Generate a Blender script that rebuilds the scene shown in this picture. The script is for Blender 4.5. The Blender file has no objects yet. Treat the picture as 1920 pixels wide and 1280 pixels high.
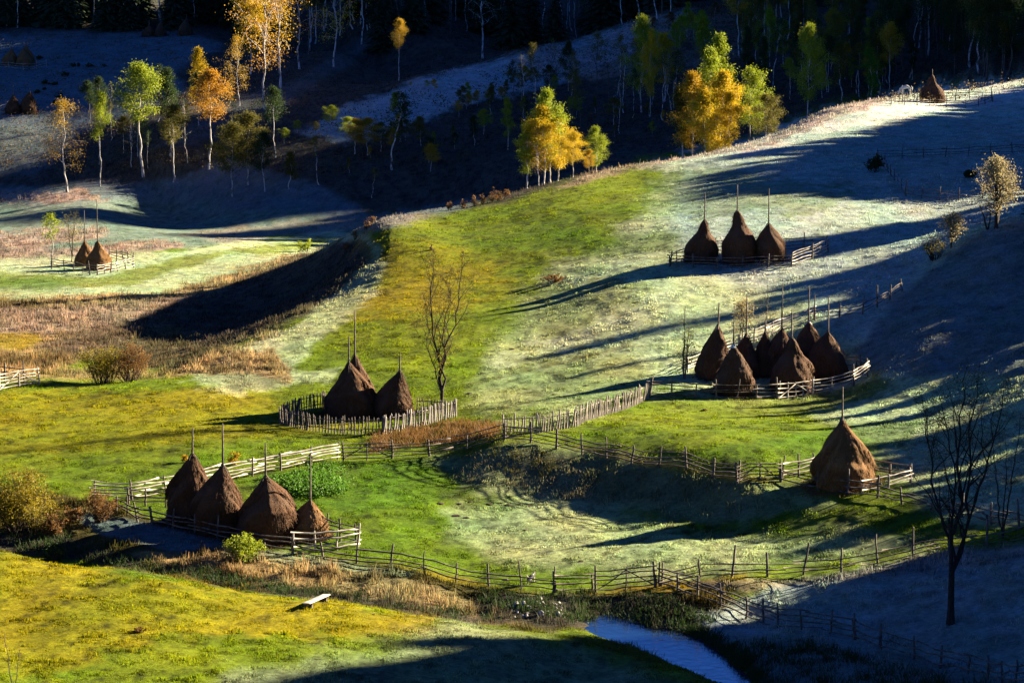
import bpy, bmesh, math, random
import numpy as np
from mathutils import Vector, Matrix
random.seed(7); RNG = np.random.default_rng(7)
SC = bpy.context.scene
COL = SC.collection
# ------------------------------------------------------------------ camera, sky, sun, exposure
F = 5333.0; TH = 0.14                      # focal length in photo pixels (1920 wide), downward pitch
cam_d = bpy.data.cameras.new("camera"); cam = bpy.data.objects.new("camera", cam_d); COL.objects.link(cam)
cam_d.sensor_fit = 'HORIZONTAL'; cam_d.sensor_width = 36.0; cam_d.lens = 36.0 * F / 1920.0
cam_d.clip_start = 1.0; cam_d.clip_end = 6000.0
cam.location = (0, 0, 0); cam.rotation_euler = (math.pi / 2 - TH, 0, 0)
SC.camera = cam
AZ, EL = math.radians(30), math.radians(17)      # sun: azimuth from +X towards +Y, elevation
world = bpy.data.worlds.new("World"); SC.world = world; world.use_nodes = True
wn = world.node_tree.nodes; bg = wn["Background"]
sky = wn.new("ShaderNodeTexSky"); sky.sky_type = 'NISHITA'; sky.sun_disc = False
sky.sun_elevation = EL; sky.sun_rotation = math.pi / 2 - AZ
sky.altitude = 900; sky.air_density = 0.22; sky.dust_density = 0.0; sky.ozone_density = 10.0
world.node_tree.links.new(sky.outputs[0], bg.inputs[0]); bg.inputs[1].default_value = 0.062
sun_d = bpy.data.lights.new("sun", 'SUN'); sun = bpy.data.objects.new("sun", sun_d); COL.objects.link(sun)
sun_d.energy = 5.0; sun_d.angle = math.radians(0.8); sun_d.color = (1.0, 0.84, 0.58)
SDIR = Vector((math.cos(EL) * math.cos(AZ), math.cos(EL) * math.sin(AZ), math.sin(EL)))
sun.rotation_euler = SDIR.to_track_quat('Z', 'Y').to_euler()
SC.view_settings.view_transform = 'Standard'; SC.view_settings.look = 'None'
SC.view_settings.exposure = 2.75; SC.view_settings.gamma = 1.0
SC.cycles.max_bounces = 5; SC.cycles.diffuse_bounces = 2; SC.cycles.transparent_max_bounces = 6
SC.cycles.use_denoising = True

# ------------------------------------------------------------------ terrain heights
def pdir(px, py):
    u = (px - 960) / F; v = (640 - py) / F
    return (u, math.cos(TH) + v * math.sin(TH), -math.sin(TH) + v * math.cos(TH))
def ray_pt(px, py, D):
    d = pdir(px, py); t = D / d[1]
    return (d[0] * t, D, d[2] * t)
def at_px(px, D):
    return (px - 960) / F * D / math.cos(TH)
CP='''
-200,1280,130 0,1280,132 400,1280,134 800,1280,138 1100,1280,143 0,1150,148 400,1180,147 700,1200,147
-150,1020,168 0,1032,166 250,1066,164 400,1100,162 620,1126,159 850,1165,155 1000,1190,152 1150,1235,148
960,1400,118 200,1400,116 1700,1400,120
1125,1198,154.4 1190,1216,152.3 1245,1240,149.6 1300,1263,147 1372,1293,143.4 1250,1178,158.3 1200,1150,161.5 1240,1100,166 1335,1198,155.2 1382,1240,150.2 1440,1288,145 1600,1250,146 1750,1270,142 1920,1270,138
250,1043,171 620,1104,165.5 1010,1135,162 1040,1112,165.5 400,1065,169
1400,1145,161.5 1470,1155,159 1600,1165,156 1750,1215,149.5 1920,1255,143 1780,1165,153 1920,1150,152 1920,1070,159 1600,1090,162 1400,1100,163.5
1320,1085,166.5 1480,1078,166.5 1620,1055,167 1750,1038,167 1920,1000,168
740,1055,171 550,1035,173 900,1000,181 700,930,189 1000,960,187 940,824,201.5 840,850,202 900,840,200.5 1000,838,198.5 1160,865,194 860,885,197 1000,925,192.3 1160,935,190 1280,938,187.7 1400,962,184
1280,882,190.5 1400,900,187 1470,897,188.5 1580,912,186 1700,925,182 1250,990,181.5 1300,1040,174 1600,980,176.5 1800,975,174 1920,980,171
640,868,200 400,905,193 215,945,186 360,985,179.5 510,1010,176.5 100,965,184 1100,1000,180.5
0,930,189 -200,900,192 100,870,199 300,860,201 0,800,214 300,800,214 100,740,230 300,725,232 500,740,230 -150,740,230 60,715,236
530,800,215 650,785,219 740,810,213 850,785,218 780,860,201
1000,805,205 1120,780,212 1200,745,221 1300,800,207 1450,735,226 1620,700,231 1600,800,208 1750,760,214 1750,850,195 1900,850,190 1920,740,208
1200,690,232 1200,620,246 1200,540,262 1385,497,272 1400,600,248 1400,540,260 1600,530,258 1550,590,247 1300,490,274
1000,700,234 1000,620,252 1000,540,272 1000,480,290 900,740,226 800,620,254 800,680,240 850,560,270 600,650,250 700,600,262
850,500,288 850,440,310 700,465,302 690,440,312 700,530,284 560,600,266 420,662,249
680,436,320 800,415,322 940,390,328 1100,335,345 1200,310,358 1400,270,385 1550,205,430 1700,178,458 1920,147,480 2100,130,490
1750,192,438 1000,420,312 1200,420,300 1400,420,292 1200,350,338 1400,330,338 1400,380,305 1600,400,300 1600,300,350 1700,260,385 1850,250,390 1850,300,345 1700,370,312 1850,375,305 1920,200,430
1640,690,230 1680,545,252 1750,620,235 1800,540,248 1740,495,259 1830,432,266 1920,412,267 1920,500,250 1920,600,234 1800,690,224 1920,660,222
100,655,280 100,590,312 100,550,338 300,550,338 0,510,372 170,503,378 300,480,395 400,452,418 0,440,425 200,400,458 600,405,455 800,390,462 0,370,485 300,370,485
250,610,303 400,560,332 500,510,360 60,690,262 300,690,258 420,640,272 -200,600,310 -200,450,420 560,560,300 640,500,325 640,452,335 660,480,316
1000,330,465 800,300,485 600,330,475 1000,220,520 1200,250,505 1200,150,550 1400,200,520 1400,100,575 1600,100,570 1600,150,530 1800,100,570 1900,50,620 1600,30,640 1400,20,640
560,250,505 640,203,525 807,140,552 1007,93,580 1207,40,615 1290,15,635 807,175,538 1007,140,562 1150,90,590
700,120,640 900,60,680 300,290,495 377,217,520 533,157,560 640,97,610 720,45,650
50,330,495 300,330,490 100,240,535 50,215,545 200,170,570 50,130,600 250,90,630 100,65,650 400,70,640 0,0,720 500,0,720 900,0,740 1300,0,690 1900,0,700
'''
WP='''
-150,176,-37.6 0,173,-37.9 130,171,-38 250,168,-38.2 400,165.5,-38.3 620,162.5,-38.5 850,159.5,-38.6 1000,158.5,-38.7 1170,158.2,-39.4 1275,155.2,-39.6 1330,151.8,-39.7 1375,148.2,-39.7 1420,143,-39.7
1830,290,-28.6 1920,295,-27.8 2250,240,-30 2250,200,-32.5 2250,170,-33 2250,300,-26 2250,400,-25 2250,140,-34 2250,110,-30 -400,110,-30 -400,200,-36 -400,300,-41 -400,400,-43 -400,550,-33 -400,700,-15
900,400,-41 1100,420,-39 1300,440,-37 1500,480,-34 1700,520,-31
700,590,-29.5 900,620,-26 1100,660,-22 520,640,-25
0,900,8 960,900,10 1900,900,15 2400,800,5 2400,600,-12 960,1200,50 0,1200,45 1900,1200,55 960,60,-21 0,60,-21 1920,60,-21 960,90,-28 
'''
def parse(s): return [tuple(float(v) for v in t.split(',')) for t in s.split()]
PTS = np.array([ray_pt(*c) for c in parse(CP)] + [(at_px(c[0], c[1]), c[1], c[2]) for c in parse(WP)])
KA, KB = 5.0, 2.2
def _ab(X, Y): return X / Y * KA, np.log(Y) * KB
TA, TB = _ab(PTS[:, 0], PTS[:, 1]); NP_ = len(PTS)
def _U(r2): return 0.5 * r2 * np.log(r2 + 1e-12)
_M = np.zeros((NP_ + 3, NP_ + 3))
_M[:NP_, :NP_] = _U((TA[:, None] - TA) ** 2 + (TB[:, None] - TB) ** 2) + np.eye(NP_) * 2e-4
_M[:NP_, NP_] = 1; _M[:NP_, NP_ + 1] = TA; _M[:NP_, NP_ + 2] = TB; _M[NP_:, :NP_] = _M[:NP_, NP_:].T
TW = np.linalg.solve(_M, np.r_[PTS[:, 2], 0, 0, 0])
def tps(X, Y):
    a, b = _ab(np.asarray(X, float), np.asarray(Y, float)); sh = a.shape; a = a.ravel(); b = b.ravel()
    out = np.empty(a.size)
    for i in range(0, a.size, 20000):
        s = slice(i, i + 20000)
        out[s] = _U((a[s, None] - TA) ** 2 + (b[s, None] - TB) ** 2) @ TW[:NP_] + TW[NP_] + TW[NP_ + 1] * a[s] + TW[NP_ + 2] * b[s]
    return out.reshape(sh)
# value noise
_T = np.random.default_rng(3).random((256, 256))
def vnoise(x, y):
    xi = np.floor(x).astype(np.int64); yi = np.floor(y).astype(np.int64)
    fx = x - xi; fy = y - yi; fx = fx * fx * (3 - 2 * fx); fy = fy * fy * (3 - 2 * fy)
    x0 = xi & 255; x1 = (xi + 1) & 255; y0 = yi & 255; y1 = (yi + 1) & 255
    return (_T[x0, y0] * (1 - fx) + _T[x1, y0] * fx) * (1 - fy) + (_T[x0, y1] * (1 - fx) + _T[x1, y1] * fx) * fy
def fbm(x, y, o=4, g=0.5, l=2.03):
    s = 0; a = 1; t = 0
    for i in range(o):
        s = s + a * (vnoise(x + 17.3 * i, y + 9.1 * i) - .5); t += a; a *= g; x = x * l; y = y * l
    return s / t * 2
def smooth(a, b, x):
    t = np.clip((x - a) / (b - a), 0, 1); return t * t * (3 - 2 * t)
def proj(X, Y, Z):
    c, s = math.cos(TH), math.sin(TH); dep = Y * c - Z * s
    return 960 + X / dep * F, 640 - (Y * s + Z * c) / dep * F
def hit_tps(px, py, y0=105.0, y1=1000.0):
    d = np.array(pdir(px, py)); Y = np.exp(np.linspace(math.log(y0), math.log(y1), 1500))
    X = d[0] / d[1] * Y; Zr = d[2] / d[1] * Y; Z = tps(X, Y); k = int(np.argmax(Z >= Zr))
    return X[k], Y[k], Z[k]
# unseen wooded ridge beyond the right edge, its skyline shaped to cast the morning shade
SHADE = '''1570,838 1770,792
1690,772 1890,718 1628,680 1700,685 1570,640 1113,620 1300,603 1000,595 1440,583 1040,565 1560,552 1080,535 1300,512 1560,505 1740,447 1700,453 1560,438
1800,389 1820,383 1270,390 1230,350 1210,325 1380,303 1480,266 1560,246 1640,224 1735,204 1700,197 1810,182 1895,163 1910,158'''
def line_x(Y): return .24 * Y + 15 + np.maximum(0, Y - 420) * .3 + np.maximum(0, 205 - Y) * .45
def caster(X, Y, Z):
    t = 0.0
    for i in range(40): t += (line_x(Y + t * math.sin(AZ)) - X - t * math.cos(AZ)) * .7
    return -X * math.sin(AZ) + Y * math.cos(AZ), Z + t * math.tan(EL)
HQ0 = [caster(*hit_tps(*c)) for c in parse('300,1275 560,1240 700,1192 1650,1046 1500,1068 1250,1087 1600,962')]
HQ = sorted(caster(*hit_tps(*c)) for c in parse(SHADE))
HQ = [(118, HQ0[0][1] + 3), (100, HQ0[0][1] + 5)] + HQ + HQ0
HQ += [(341, 8.6), (351, 9.2), (375, 11), (384, 22), (391, 26), (396, 46), (402, 50), (405, 35), (410, 35), (414, 56), (420, 60), (427, 66), (433, 69), (440, 62), (456, 76), (460, 84), (470, 92), (480, 88), (484, 61), (499, 63), (504, 104), (515, 116), (545, 136), (562, 150), (566, 133.5), (580, 134), (586, 152), (600, 160), (700, 170), (850, 190)]; HQ.sort()
HU = np.array([h[0] for h in HQ]); HH = np.array([h[1] for h in HQ])
_ug = np.arange(90, 860, 1.0); _hg = np.interp(_ug, HU, HH)
_hg = _hg + 1.2 * smooth(180, 187, _ug) * (1 - smooth(202, 205, _ug)) + .8 * smooth(175, 179, _ug) * (1 - smooth(182, 186, _ug))
_sh = np.array([_hg[max(0, i - 4):i + 5].min() for i in range(len(_hg))]) - .3
_mn = np.array([_hg[max(0, i - 9):i + 10].min() for i in range(len(_hg))])
_k = np.exp(-np.arange(-14, 15) ** 2 / 60.0); _k /= _k.sum()
_rg = np.convolve(np.pad(_mn, 14, 'edge'), _k, 'valid') - 2.0
_rg = _rg - 1.2 * smooth(298, 304, _ug) * (1 - smooth(356, 364, _ug))
_w = smooth(174, 178, _ug) * (1 - smooth(198, 203, _ug)); _rg = _rg * (1 - _w) + np.maximum(_rg, _hg - .4) * _w
_rg = np.where(_ug < 131, np.maximum(_rg, _hg - 2.5), _rg)
_rg = np.where(_ug > 372, _hg - 1, _rg)
def ridge_term(X, Y):
    u = -X * math.sin(AZ) + Y * math.cos(AZ)
    R = np.interp(u, _ug, _rg)
    d = np.maximum(0, line_x(Y) - X) * .9
    # unseen shoulder of the right hill, raised to keep its face in shade
    sh = np.interp(u, _ug, _sh) - d / .9 * .41 - 3.0 * np.maximum(0, .19 * Y + 1.8 - X) - 40 * (1 - smooth(170, 176, u) * (1 - smooth(221, 227, u)))
    return np.maximum(R - d * .95, sh)
def base_h(X, Y):
    Yc = np.maximum(Y, 62.0)
    z = tps(X * (Yc / np.maximum(Y, 1e-3)) if False else np.clip(X, -1.2 * Yc, 1.2 * Yc), Yc)
    zn = -1.7 - .338 * np.maximum(Y, 0) + 0 * X
    w = smooth(60, 95, Y); z = z * w + zn * (1 - w)
    r = ridge_term(X, Y); k = np.clip(.5 + .5 * (z - r) / 3.0, 0, 1)      # smooth maximum
    m = r * (1 - k) + z * k + k * (1 - k) * 3.0 * .5
    return np.where(Y > 90, np.where(r > z - 3, m, z), z)
# sheet: column coordinate q = X / (Y + 70), row coordinate log(Y + 70)
def cols():
    a = np.linspace(-.19, .215, 620)
    l = -.19 - (np.exp(np.linspace(0, 3.0, 40))[1:] - 1) * .03; r = .215 + (np.exp(np.linspace(0, 3.2, 70))[1:] - 1) * .035
    return np.r_[l[::-1], a, r]
QC = cols()
RY = np.r_[np.linspace(-60, 112, 30)[:-1], np.exp(np.linspace(math.log(112), math.log(330), 900))[:-1], np.exp(np.linspace(math.log(330), math.log(720), 420))[:-1], np.linspace(720, 1500, 40)]
# coarse evaluation then bilinear lookup
_ci = np.unique(np.r_[np.arange(0, len(QC), 4), len(QC) - 1]); _ri = np.unique(np.r_[np.arange(0, len(RY), 3), len(RY) - 1])
_cy = RY[_ri]; _cq = QC[_ci]
_GX = _cq[None, :] * (_cy[:, None] + 70); _GY = np.broadcast_to(_cy[:, None], _GX.shape)
_GZ = base_h(_GX, _GY)
def lerp_h(X, Y):
    X = np.asarray(X, float); Y = np.asarray(Y, float)
    q = X / (Y + 70); i = np.clip(np.searchsorted(_cy, Y) - 1, 0, len(_cy) - 2); j = np.clip(np.searchsorted(_cq, q) - 1, 0, len(_cq) - 2)
    fy = np.clip((Y - _cy[i]) / (_cy[i + 1] - _cy[i]), 0, 1); fx = np.clip((q - _cq[j]) / (_cq[j + 1] - _cq[j]), 0, 1)
    return (_GZ[i, j] * (1 - fx) + _GZ[i, j + 1] * fx) * (1 - fy) + (_GZ[i + 1, j] * (1 - fx) + _GZ[i + 1, j + 1] * fx) * fy
# ------------------------------------------------------------------ land cover
def sdist(px, py, poly):
    """signed distance in photo pixels, positive inside"""
    P = np.array(poly, float); n = len(P); d = np.full(px.shape, 1e18); ins = np.zeros(px.shape, bool)
    for i in range(n):
        a = P[i]; b = P[(i + 1) % n]; e = b - a
        wx = px - a[0]; wy = py - a[1]; t = np.clip((wx * e[0] + wy * e[1]) / (e @ e), 0, 1)
        d = np.minimum(d, (wx - e[0] * t) ** 2 + (wy - e[1] * t) ** 2)
        c1 = (a[1] <= py) & (b[1] > py); c2 = (a[1] > py) & (b[1] <= py); cr = e[0] * wy - e[1] * wx
        ins ^= (c1 & (cr > 0)) | (c2 & (cr < 0))
    return np.where(ins, 1, -1) * np.sqrt(d)
C = {'green': (.095, .155, .006), 'lush': (.062, .142, .006), 'lime': (.135, .185, .006), 'gold': (.26, .20, .005), 'frost': (.45, .53, .32), 'tussock': (.17, .20, .11), 'heath': (.11, .085, .058), 'shade_frost': (.13, .18, .20),  # last colour: frost on shaded ground, the blue of the shade painted in
     'tan': (.31, .225, .105), 'pink': (.30, .225, .18), 'rust': (.125, .072, .028), 'dark': (.062, .058, .046), 'hoar': (.62, .65, .62), 'rime': (.34, .42, .42), 'mud': (.05, .04, .028), 'brown': (.075, .05, .018)}
# (colour, feather px, noise px, strength, polygon in photo pixels); later ones lie on top
COVER = [
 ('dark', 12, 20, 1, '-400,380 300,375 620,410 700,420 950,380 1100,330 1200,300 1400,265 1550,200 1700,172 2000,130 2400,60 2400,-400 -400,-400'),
 ('shade_frost', 10, 12, .8, '-400,60 150,62 350,60 420,85 330,130 350,170 250,215 130,250 60,240 -400,235'),
 ('shade_frost', 8, 10, .45, '-400,225 30,222 120,236 150,270 60,330 -400,340'),
 ('rime', 8, 14, .9, '560,250 640,205 807,142 1007,95 1207,42 1290,20 1300,60 1150,110 1050,160 900,190 760,240 640,270'),
 ('pink', 8, 14, .6, '960,110 1100,75 1250,30 1420,30 1400,110 1200,140 1000,150'),
 ('rust', 10, 20, .5, '1180,50 1290,10 1480,-10 1500,60 1380,100 1250,110'),
 ('shade_frost', 8, 12, .3, '280,280 400,205 533,157 640,97 720,50 760,60 640,130 540,190 400,260'),
 ('shade_frost', 8, 16, .7, '-400,355 250,345 330,330 420,300 600,350 700,400 900,375 800,430 640,440 480,450 330,470 -400,500'),
 ('pink', 5, 14, .8, '-400,365 150,358 200,375 -400,385'),
 ('pink', 5, 12, .9, '-400,440 60,432 190,425 220,440 100,462 340,455 345,470 250,480 90,500 -400,510'),
 ('pink', 5, 12, .4, '340,440 560,415 800,400 830,412 600,440 420,455'),
 ('frost', 6, 10, .8, '-400,505 250,478 400,460 640,436 700,440 640,460 560,490 430,530 300,560 -400,575'),
 ('lime', 6, 10, .8, '-400,520 90,512 180,520 260,500 350,478 600,446 640,448 560,470 420,480 330,505 250,535 -400,545'),
 ('lush', 6, 10, .6, '-400,525 90,520 150,525 100,545 -400,552'),
 ('tan', 6, 12, .95, '-400,562 120,555 300,548 450,505 560,475 600,480 440,545 300,610 200,660 90,700 -400,720'),
 ('brown', 6, 10, .7, '-400,562 60,560 100,575 40,590 -400,595'),
 ('pink', 5, 16, .7, '-400,590 130,575 330,560 430,545 300,600 150,625 -400,640'),
 ('gold', 6, 8, .8, '-400,622 60,625 80,640 40,655 -400,660'),
 ('rust', 5, 10, .7, '-400,660 90,665 160,675 100,690 -400,695'),
 ('heath', 6, 12, .85, '70,650 200,610 280,590 420,540 560,482 640,452 690,450 712,500 640,560 560,600 420,662 330,700 250,690 110,668'),
 ('dark', 14, 20, .8, '330,600 450,535 560,485 640,455 690,465 690,500 600,560 480,620 380,650'),  # shade on the knoll's left face painted into the ground colour
 ('tan', 6, 12, .85, '-400,695 200,690 330,700 430,655 520,620 560,640 480,680 300,712 -400,725'),
 # near fields
 ('lime', 8, 14, 1, '-400,722 60,718 280,708 420,716 560,722 620,690 520,640 600,580 690,520 720,480 690,440 800,412 950,385 1100,335 1210,310 1240,400 1130,480 1050,560 900,660 870,760 800,850 640,870 400,905 215,940 -400,950'),
 ('gold', 26, 36, .6, '690,450 800,440 1000,470 930,530 880,560 820,590 720,590 640,575 690,520'),
 ('gold', 12, 26, .45, '-400,730 400,735 700,780 500,830 300,850 -400,900'),
 ('green', 12, 22, .8, '-400,845 100,850 300,835 520,820 700,830 640,850 400,890 220,925 -400,940'),
 ('green', 14, 20, .7, '700,440 900,420 1080,400 1120,440 1000,500 930,490 800,445'),
 ('frost', 30, 46, .82, '930,640 1000,560 1060,500 1130,470 1200,400 1250,330 1400,275 1550,215 1700,180 2400,100 2400,900 1750,1000 1650,850 1500,760 1200,740 1050,790 900,770 880,720'),
 ('lime', 16, 26, .55, '860,700 1100,660 1250,690 1180,730 1000,790 880,780'),
 ('lime', 14, 30, .5, '850,620 1000,540 1150,520 1250,530 1100,600 950,660 860,690'),
 ('green', 8, 10, .6, '1060,450 1230,435 1330,430 1260,470 1100,480'),
 ('rime', 20, 24, .65, '1280,300 1560,220 1700,185 2400,110 2400,400 1840,420 1700,540 1640,640 1560,640 1500,560 1300,500 1250,420'),
 ('shade_frost', 10, 16, .8, '1840,424 1960,400 2400,400 2400,720 1640,700 1600,660 1690,555 1760,485'),
 ('lush', 12, 26, .45, '1210,330 1330,310 1500,340 1620,360 1500,400 1300,410 1200,390'),
 ('hoar', 12, 18, .55, '1200,310 1400,262 1560,196 1700,170 2000,135 2200,130 2200,180 1900,190 1700,215 1560,250 1400,290 1250,320'),
 ('pink', 5, 8, .7, '1040,358 1130,312 1210,306 1310,286 1430,262 1540,205 1640,182 1700,180 1560,225 1450,272 1320,295 1140,326 1080,345'),
 ('frost', 8, 22, .6, '560,610 640,540 700,480 690,450 720,470 715,530 660,580 600,640 560,690 640,690 620,720 540,725 430,735 340,715 440,660'),
 ('tan', 5, 12, .9, '340,690 430,660 510,655 550,690 545,720 470,700 380,700'),
 ('dark', 6, 12, .4, '380,705 470,700 545,722 440,735'),
 ('lime', 10, 20, .8, '1130,790 1250,750 1400,745 1600,735 1640,700 1680,720 1600,760 1400,790 1250,830 1000,815'),
 ('lush', 8, 14, .6, '1250,850 1400,830 1600,790 1760,780 1700,830 1560,870 1400,885'),
 ('green', 8, 16, .9, '215,945 400,900 640,868 780,856 860,880 960,935 1100,990 1250,1000 1400,960 1560,930 1750,960 1820,1000 1700,1030 1400,1080 1250,1085 1040,1105 740,1050 550,1035 360,990'),
 ('lush', 10, 18, .7, '460,900 640,870 780,860 900,920 800,950 640,960 520,940'),
 ('frost', 26, 40, .5, '820,960 1000,930 1200,950 1300,1000 1600,1000 1750,1020 1500,1060 1200,1080 1000,1060 850,1010'),
 ('frost', 14, 24, .35, '800,862 1000,830 1200,855 1350,890 1500,900 1560,940 1400,985 1200,960 1060,950 900,920'),
 ('tussock', 10, 26, .6, '860,880 1000,850 1280,895 1400,915 1500,960 1300,985 1100,940 950,930'),
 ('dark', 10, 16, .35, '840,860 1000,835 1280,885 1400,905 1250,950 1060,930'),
 ('rust', 6, 12, .8, '700,815 850,790 940,795 930,820 800,835 690,850'),
 ('gold', 5, 10, .6, '1080,830 1280,875 1460,900 1450,905 1270,885 1070,842'),
 ('brown', 3, 6, .55, '860,722 1000,690 1180,645 1182,650 1002,696 862,728'),
 ('brown', 2, 5, .5, '1128,1042 1190,1015 1262,982 1264,986 1192,1020 1130,1046'),
 # creek side
 ('brown', 6, 12, .9, '-400,930 100,925 215,945 330,985 550,1040 740,1056 1040,1112 1240,1100 1330,1090 1420,1160 1200,1165 1000,1190 850,1165 620,1128 400,1102 250,1068 0,1032 -400,1000'),
 ('shade_frost', 6, 10, .8, '130,960 250,970 420,1005 420,1030 330,1035 200,1010'),
 ('tan', 5, 10, .9, '240,1035 330,1040 480,1040 700,1065 860,1110 1000,1180 900,1170 620,1112 400,1082 260,1055'),
 ('frost', 5, 10, .4, '420,1020 560,1035 800,1075 760,1085 560,1060 430,1040'),
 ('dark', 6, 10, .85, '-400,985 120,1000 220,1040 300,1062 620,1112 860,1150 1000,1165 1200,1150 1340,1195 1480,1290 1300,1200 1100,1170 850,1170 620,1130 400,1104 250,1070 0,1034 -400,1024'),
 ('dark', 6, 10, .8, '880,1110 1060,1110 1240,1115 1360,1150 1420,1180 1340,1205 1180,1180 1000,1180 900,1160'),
 ('gold', 4, 8, .7, '700,1052 860,1080 1040,1115 1300,1095 1400,1075 1400,1090 1250,1112 1050,1122 860,1095'),
 ('rime', 10, 14, .8, '1350,1150 1450,1092 1600,1065 1760,1040 2400,950 2400,1500 1440,1400 1420,1250 1340,1190 1300,1150'),
 ('pink', 6, 12, .6, '1300,1095 1500,1078 1640,1058 1760,1038 1930,1005 1950,1040 1800,1060 1600,1090 1400,1110'),
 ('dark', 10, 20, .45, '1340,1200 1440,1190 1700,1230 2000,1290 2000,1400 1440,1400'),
 # near knoll
 ('lime', 5, 8, 1, '-400,1010 0,1036 250,1070 400,1104 620,1130 850,1168 1000,1194 1150,1240 1300,1300 1300,1700 -400,1700'),
 ('gold', 14, 40, .55, '-400,1030 0,1036 250,1070 400,1104 620,1130 800,1165 640,1190 300,1180 100,1280 -400,1280'),
 ('rime', 30, 40, .3, '760,1215 860,1180 1000,1198 1150,1242 1300,1300 1300,1700 300,1700 420,1270'),
]
def land_cover(X, Y, Z):
    px, py = proj(X, Y, Z)
    n1 = fbm(X * .23, Y * .12, 4); n2 = fbm(X * .9 + 31, Y * .45, 4)
    out = np.empty(X.shape + (3,)); out[...] = C['lime']
    rough = np.zeros(X.shape)
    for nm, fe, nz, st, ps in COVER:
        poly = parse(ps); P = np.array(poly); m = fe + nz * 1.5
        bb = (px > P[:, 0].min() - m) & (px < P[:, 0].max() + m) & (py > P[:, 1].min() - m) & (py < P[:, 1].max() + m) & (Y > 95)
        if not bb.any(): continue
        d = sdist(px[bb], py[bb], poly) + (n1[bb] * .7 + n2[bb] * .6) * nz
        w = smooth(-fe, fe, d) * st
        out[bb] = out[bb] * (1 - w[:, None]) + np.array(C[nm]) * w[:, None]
        r = {'tan': 1., 'pink': 1., 'rust': 1., 'brown': .9, 'dark': .7, 'shade_frost': .4, 'frost': .35, 'hoar': .3, 'rime': .55, 'tussock': 1., 'heath': .9}.get(nm, .12)
        rough[bb] = rough[bb] * (1 - w) + r * w
    # mottling: drier and greener patches, trodden streaks
    n3 = fbm(X * .5 + 7, Y * .25 + 3, 5); n4 = fbm(X * 2.1, Y * 1.3, 3)
    st = fbm(X * .55 + Y * .12, Y * .9 - X * .25, 3)
    mf = 1 - .45 * smooth(.2, .4, rough) * (rough < .7); n3 = n3 * mf; n4 = n4 * mf
    out *= (1 + .34 * n3 + .32 * n4 + .22 * st)[..., None]
    n5 = fbm(X * 1.7 + 5, Y * 1.05, 4); n6 = fbm(X * .8 + 50, Y * .5, 4)
    out *= (1 - (.38 * smooth(.20, .34, n5) + .25 * smooth(.22, .3, n6)) * mf)[..., None]
    out[..., 0] *= 1 + .25 * n1; out[..., 2] *= 1 - .2 * n2
    return np.clip(out, .004, .8), rough
def build_land():
    nr, nc = len(RY), len(QC)
    Y = np.repeat(RY[:, None], nc, 1); X = QC[None, :] * (Y + 70)
    Z = lerp_h(X, Y)
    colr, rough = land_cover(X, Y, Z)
    Z = Z + micro(X, Y, rough)
    V = np.stack([X, Y, Z], -1).reshape(-1, 3)
    i = np.arange(nr - 1)[:, None] * nc + np.arange(nc - 1)[None, :]
    Fq = np.stack([i, i + 1, i + nc + 1, i + nc], -1).reshape(-1, 4)
    me = mesh_np('ground', V, Fq, smooth_=True)
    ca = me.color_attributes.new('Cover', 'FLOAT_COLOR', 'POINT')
    gc = colr * (1 - .25 * smooth(430, 380, Y) * (Y > 95))[..., None]  # near ground darkened: shade in the gaps between blades put into the colour
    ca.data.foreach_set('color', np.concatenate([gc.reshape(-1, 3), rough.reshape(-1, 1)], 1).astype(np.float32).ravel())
    o = bpy.data.objects.new('ground', me); COL.objects.link(o); o['kind'] = 'structure'
    me.materials.append(M_GROUND)
    LAND_D.update(X=X, Y=Y, Z=Z, col=colr, rough=rough)
    return o
LAND_D = {}
def micro(X, Y, rough=None):
    if rough is None: rough = .3
    a = .05 + .10 * np.asarray(rough)
    return fbm(X * .55, Y * .42, 4, .6) * a * 1.3 + fbm(X * .09, Y * .07, 2) * .25
def ground_z(x, y):
    return float(lerp_h(np.array([x]), np.array([y]))[0] + micro(np.array([x]), np.array([y]))[0])
_HY = np.exp(np.linspace(math.log(112), math.log(760), 3000))
def at(px, py, y0=112, y1=760):
    """point of the ground seen at a photo pixel (first hit beyond distance y0)"""
    d = pdir(px, py); Y = _HY[(_HY > y0) & (_HY < y1)]
    X = d[0] / d[1] * Y; g = lerp_h(X, Y) - d[2] / d[1] * Y
    k = int(np.argmax(g >= 0)) if (g >= 0).any() else int(np.argmax(g))
    if k > 0 and g[k] > g[k - 1]:
        f = -g[k - 1] / (g[k] - g[k - 1]); f = min(max(f, 0), 1); y = Y[k - 1] + (Y[k] - Y[k - 1]) * f
    else: y = Y[k]
    x = d[0] / d[1] * y
    return Vector((x, y, ground_z(x, y)))
def on(px, D):
    x = at_px(px, D); return Vector((x, D, ground_z(x, D)))
# ------------------------------------------------------------------ mesh and material helpers
def mesh_np(name, V, Fc, smooth_=False):
    me = bpy.data.meshes.new(name); V = np.asarray(V, np.float32); Fc = np.asarray(Fc, np.int32); k = Fc.shape[1]
    me.vertices.add(len(V)); me.vertices.foreach_set('co', V.ravel())
    me.loops.add(Fc.size); me.loops.foreach_set('vertex_index', Fc.ravel())
    me.polygons.add(len(Fc)); me.polygons.foreach_set('loop_start', np.arange(0, Fc.size, k, dtype=np.int32))
    me.polygons.foreach_set('loop_total', np.full(len(Fc), k, np.int32))
    if smooth_: me.polygons.foreach_set('use_smooth', np.ones(len(Fc), bool))
    me.update(calc_edges=True); me.validate(); return me
def new_mat(name, rough=.9):
    m = bpy.data.materials.new(name); m.use_nodes = True; nt = m.node_tree
    b = nt.nodes['Principled BSDF']; b.inputs['Roughness'].default_value = rough
    b.inputs['Specular IOR Level'].default_value = .2
    return m, nt, b
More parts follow.
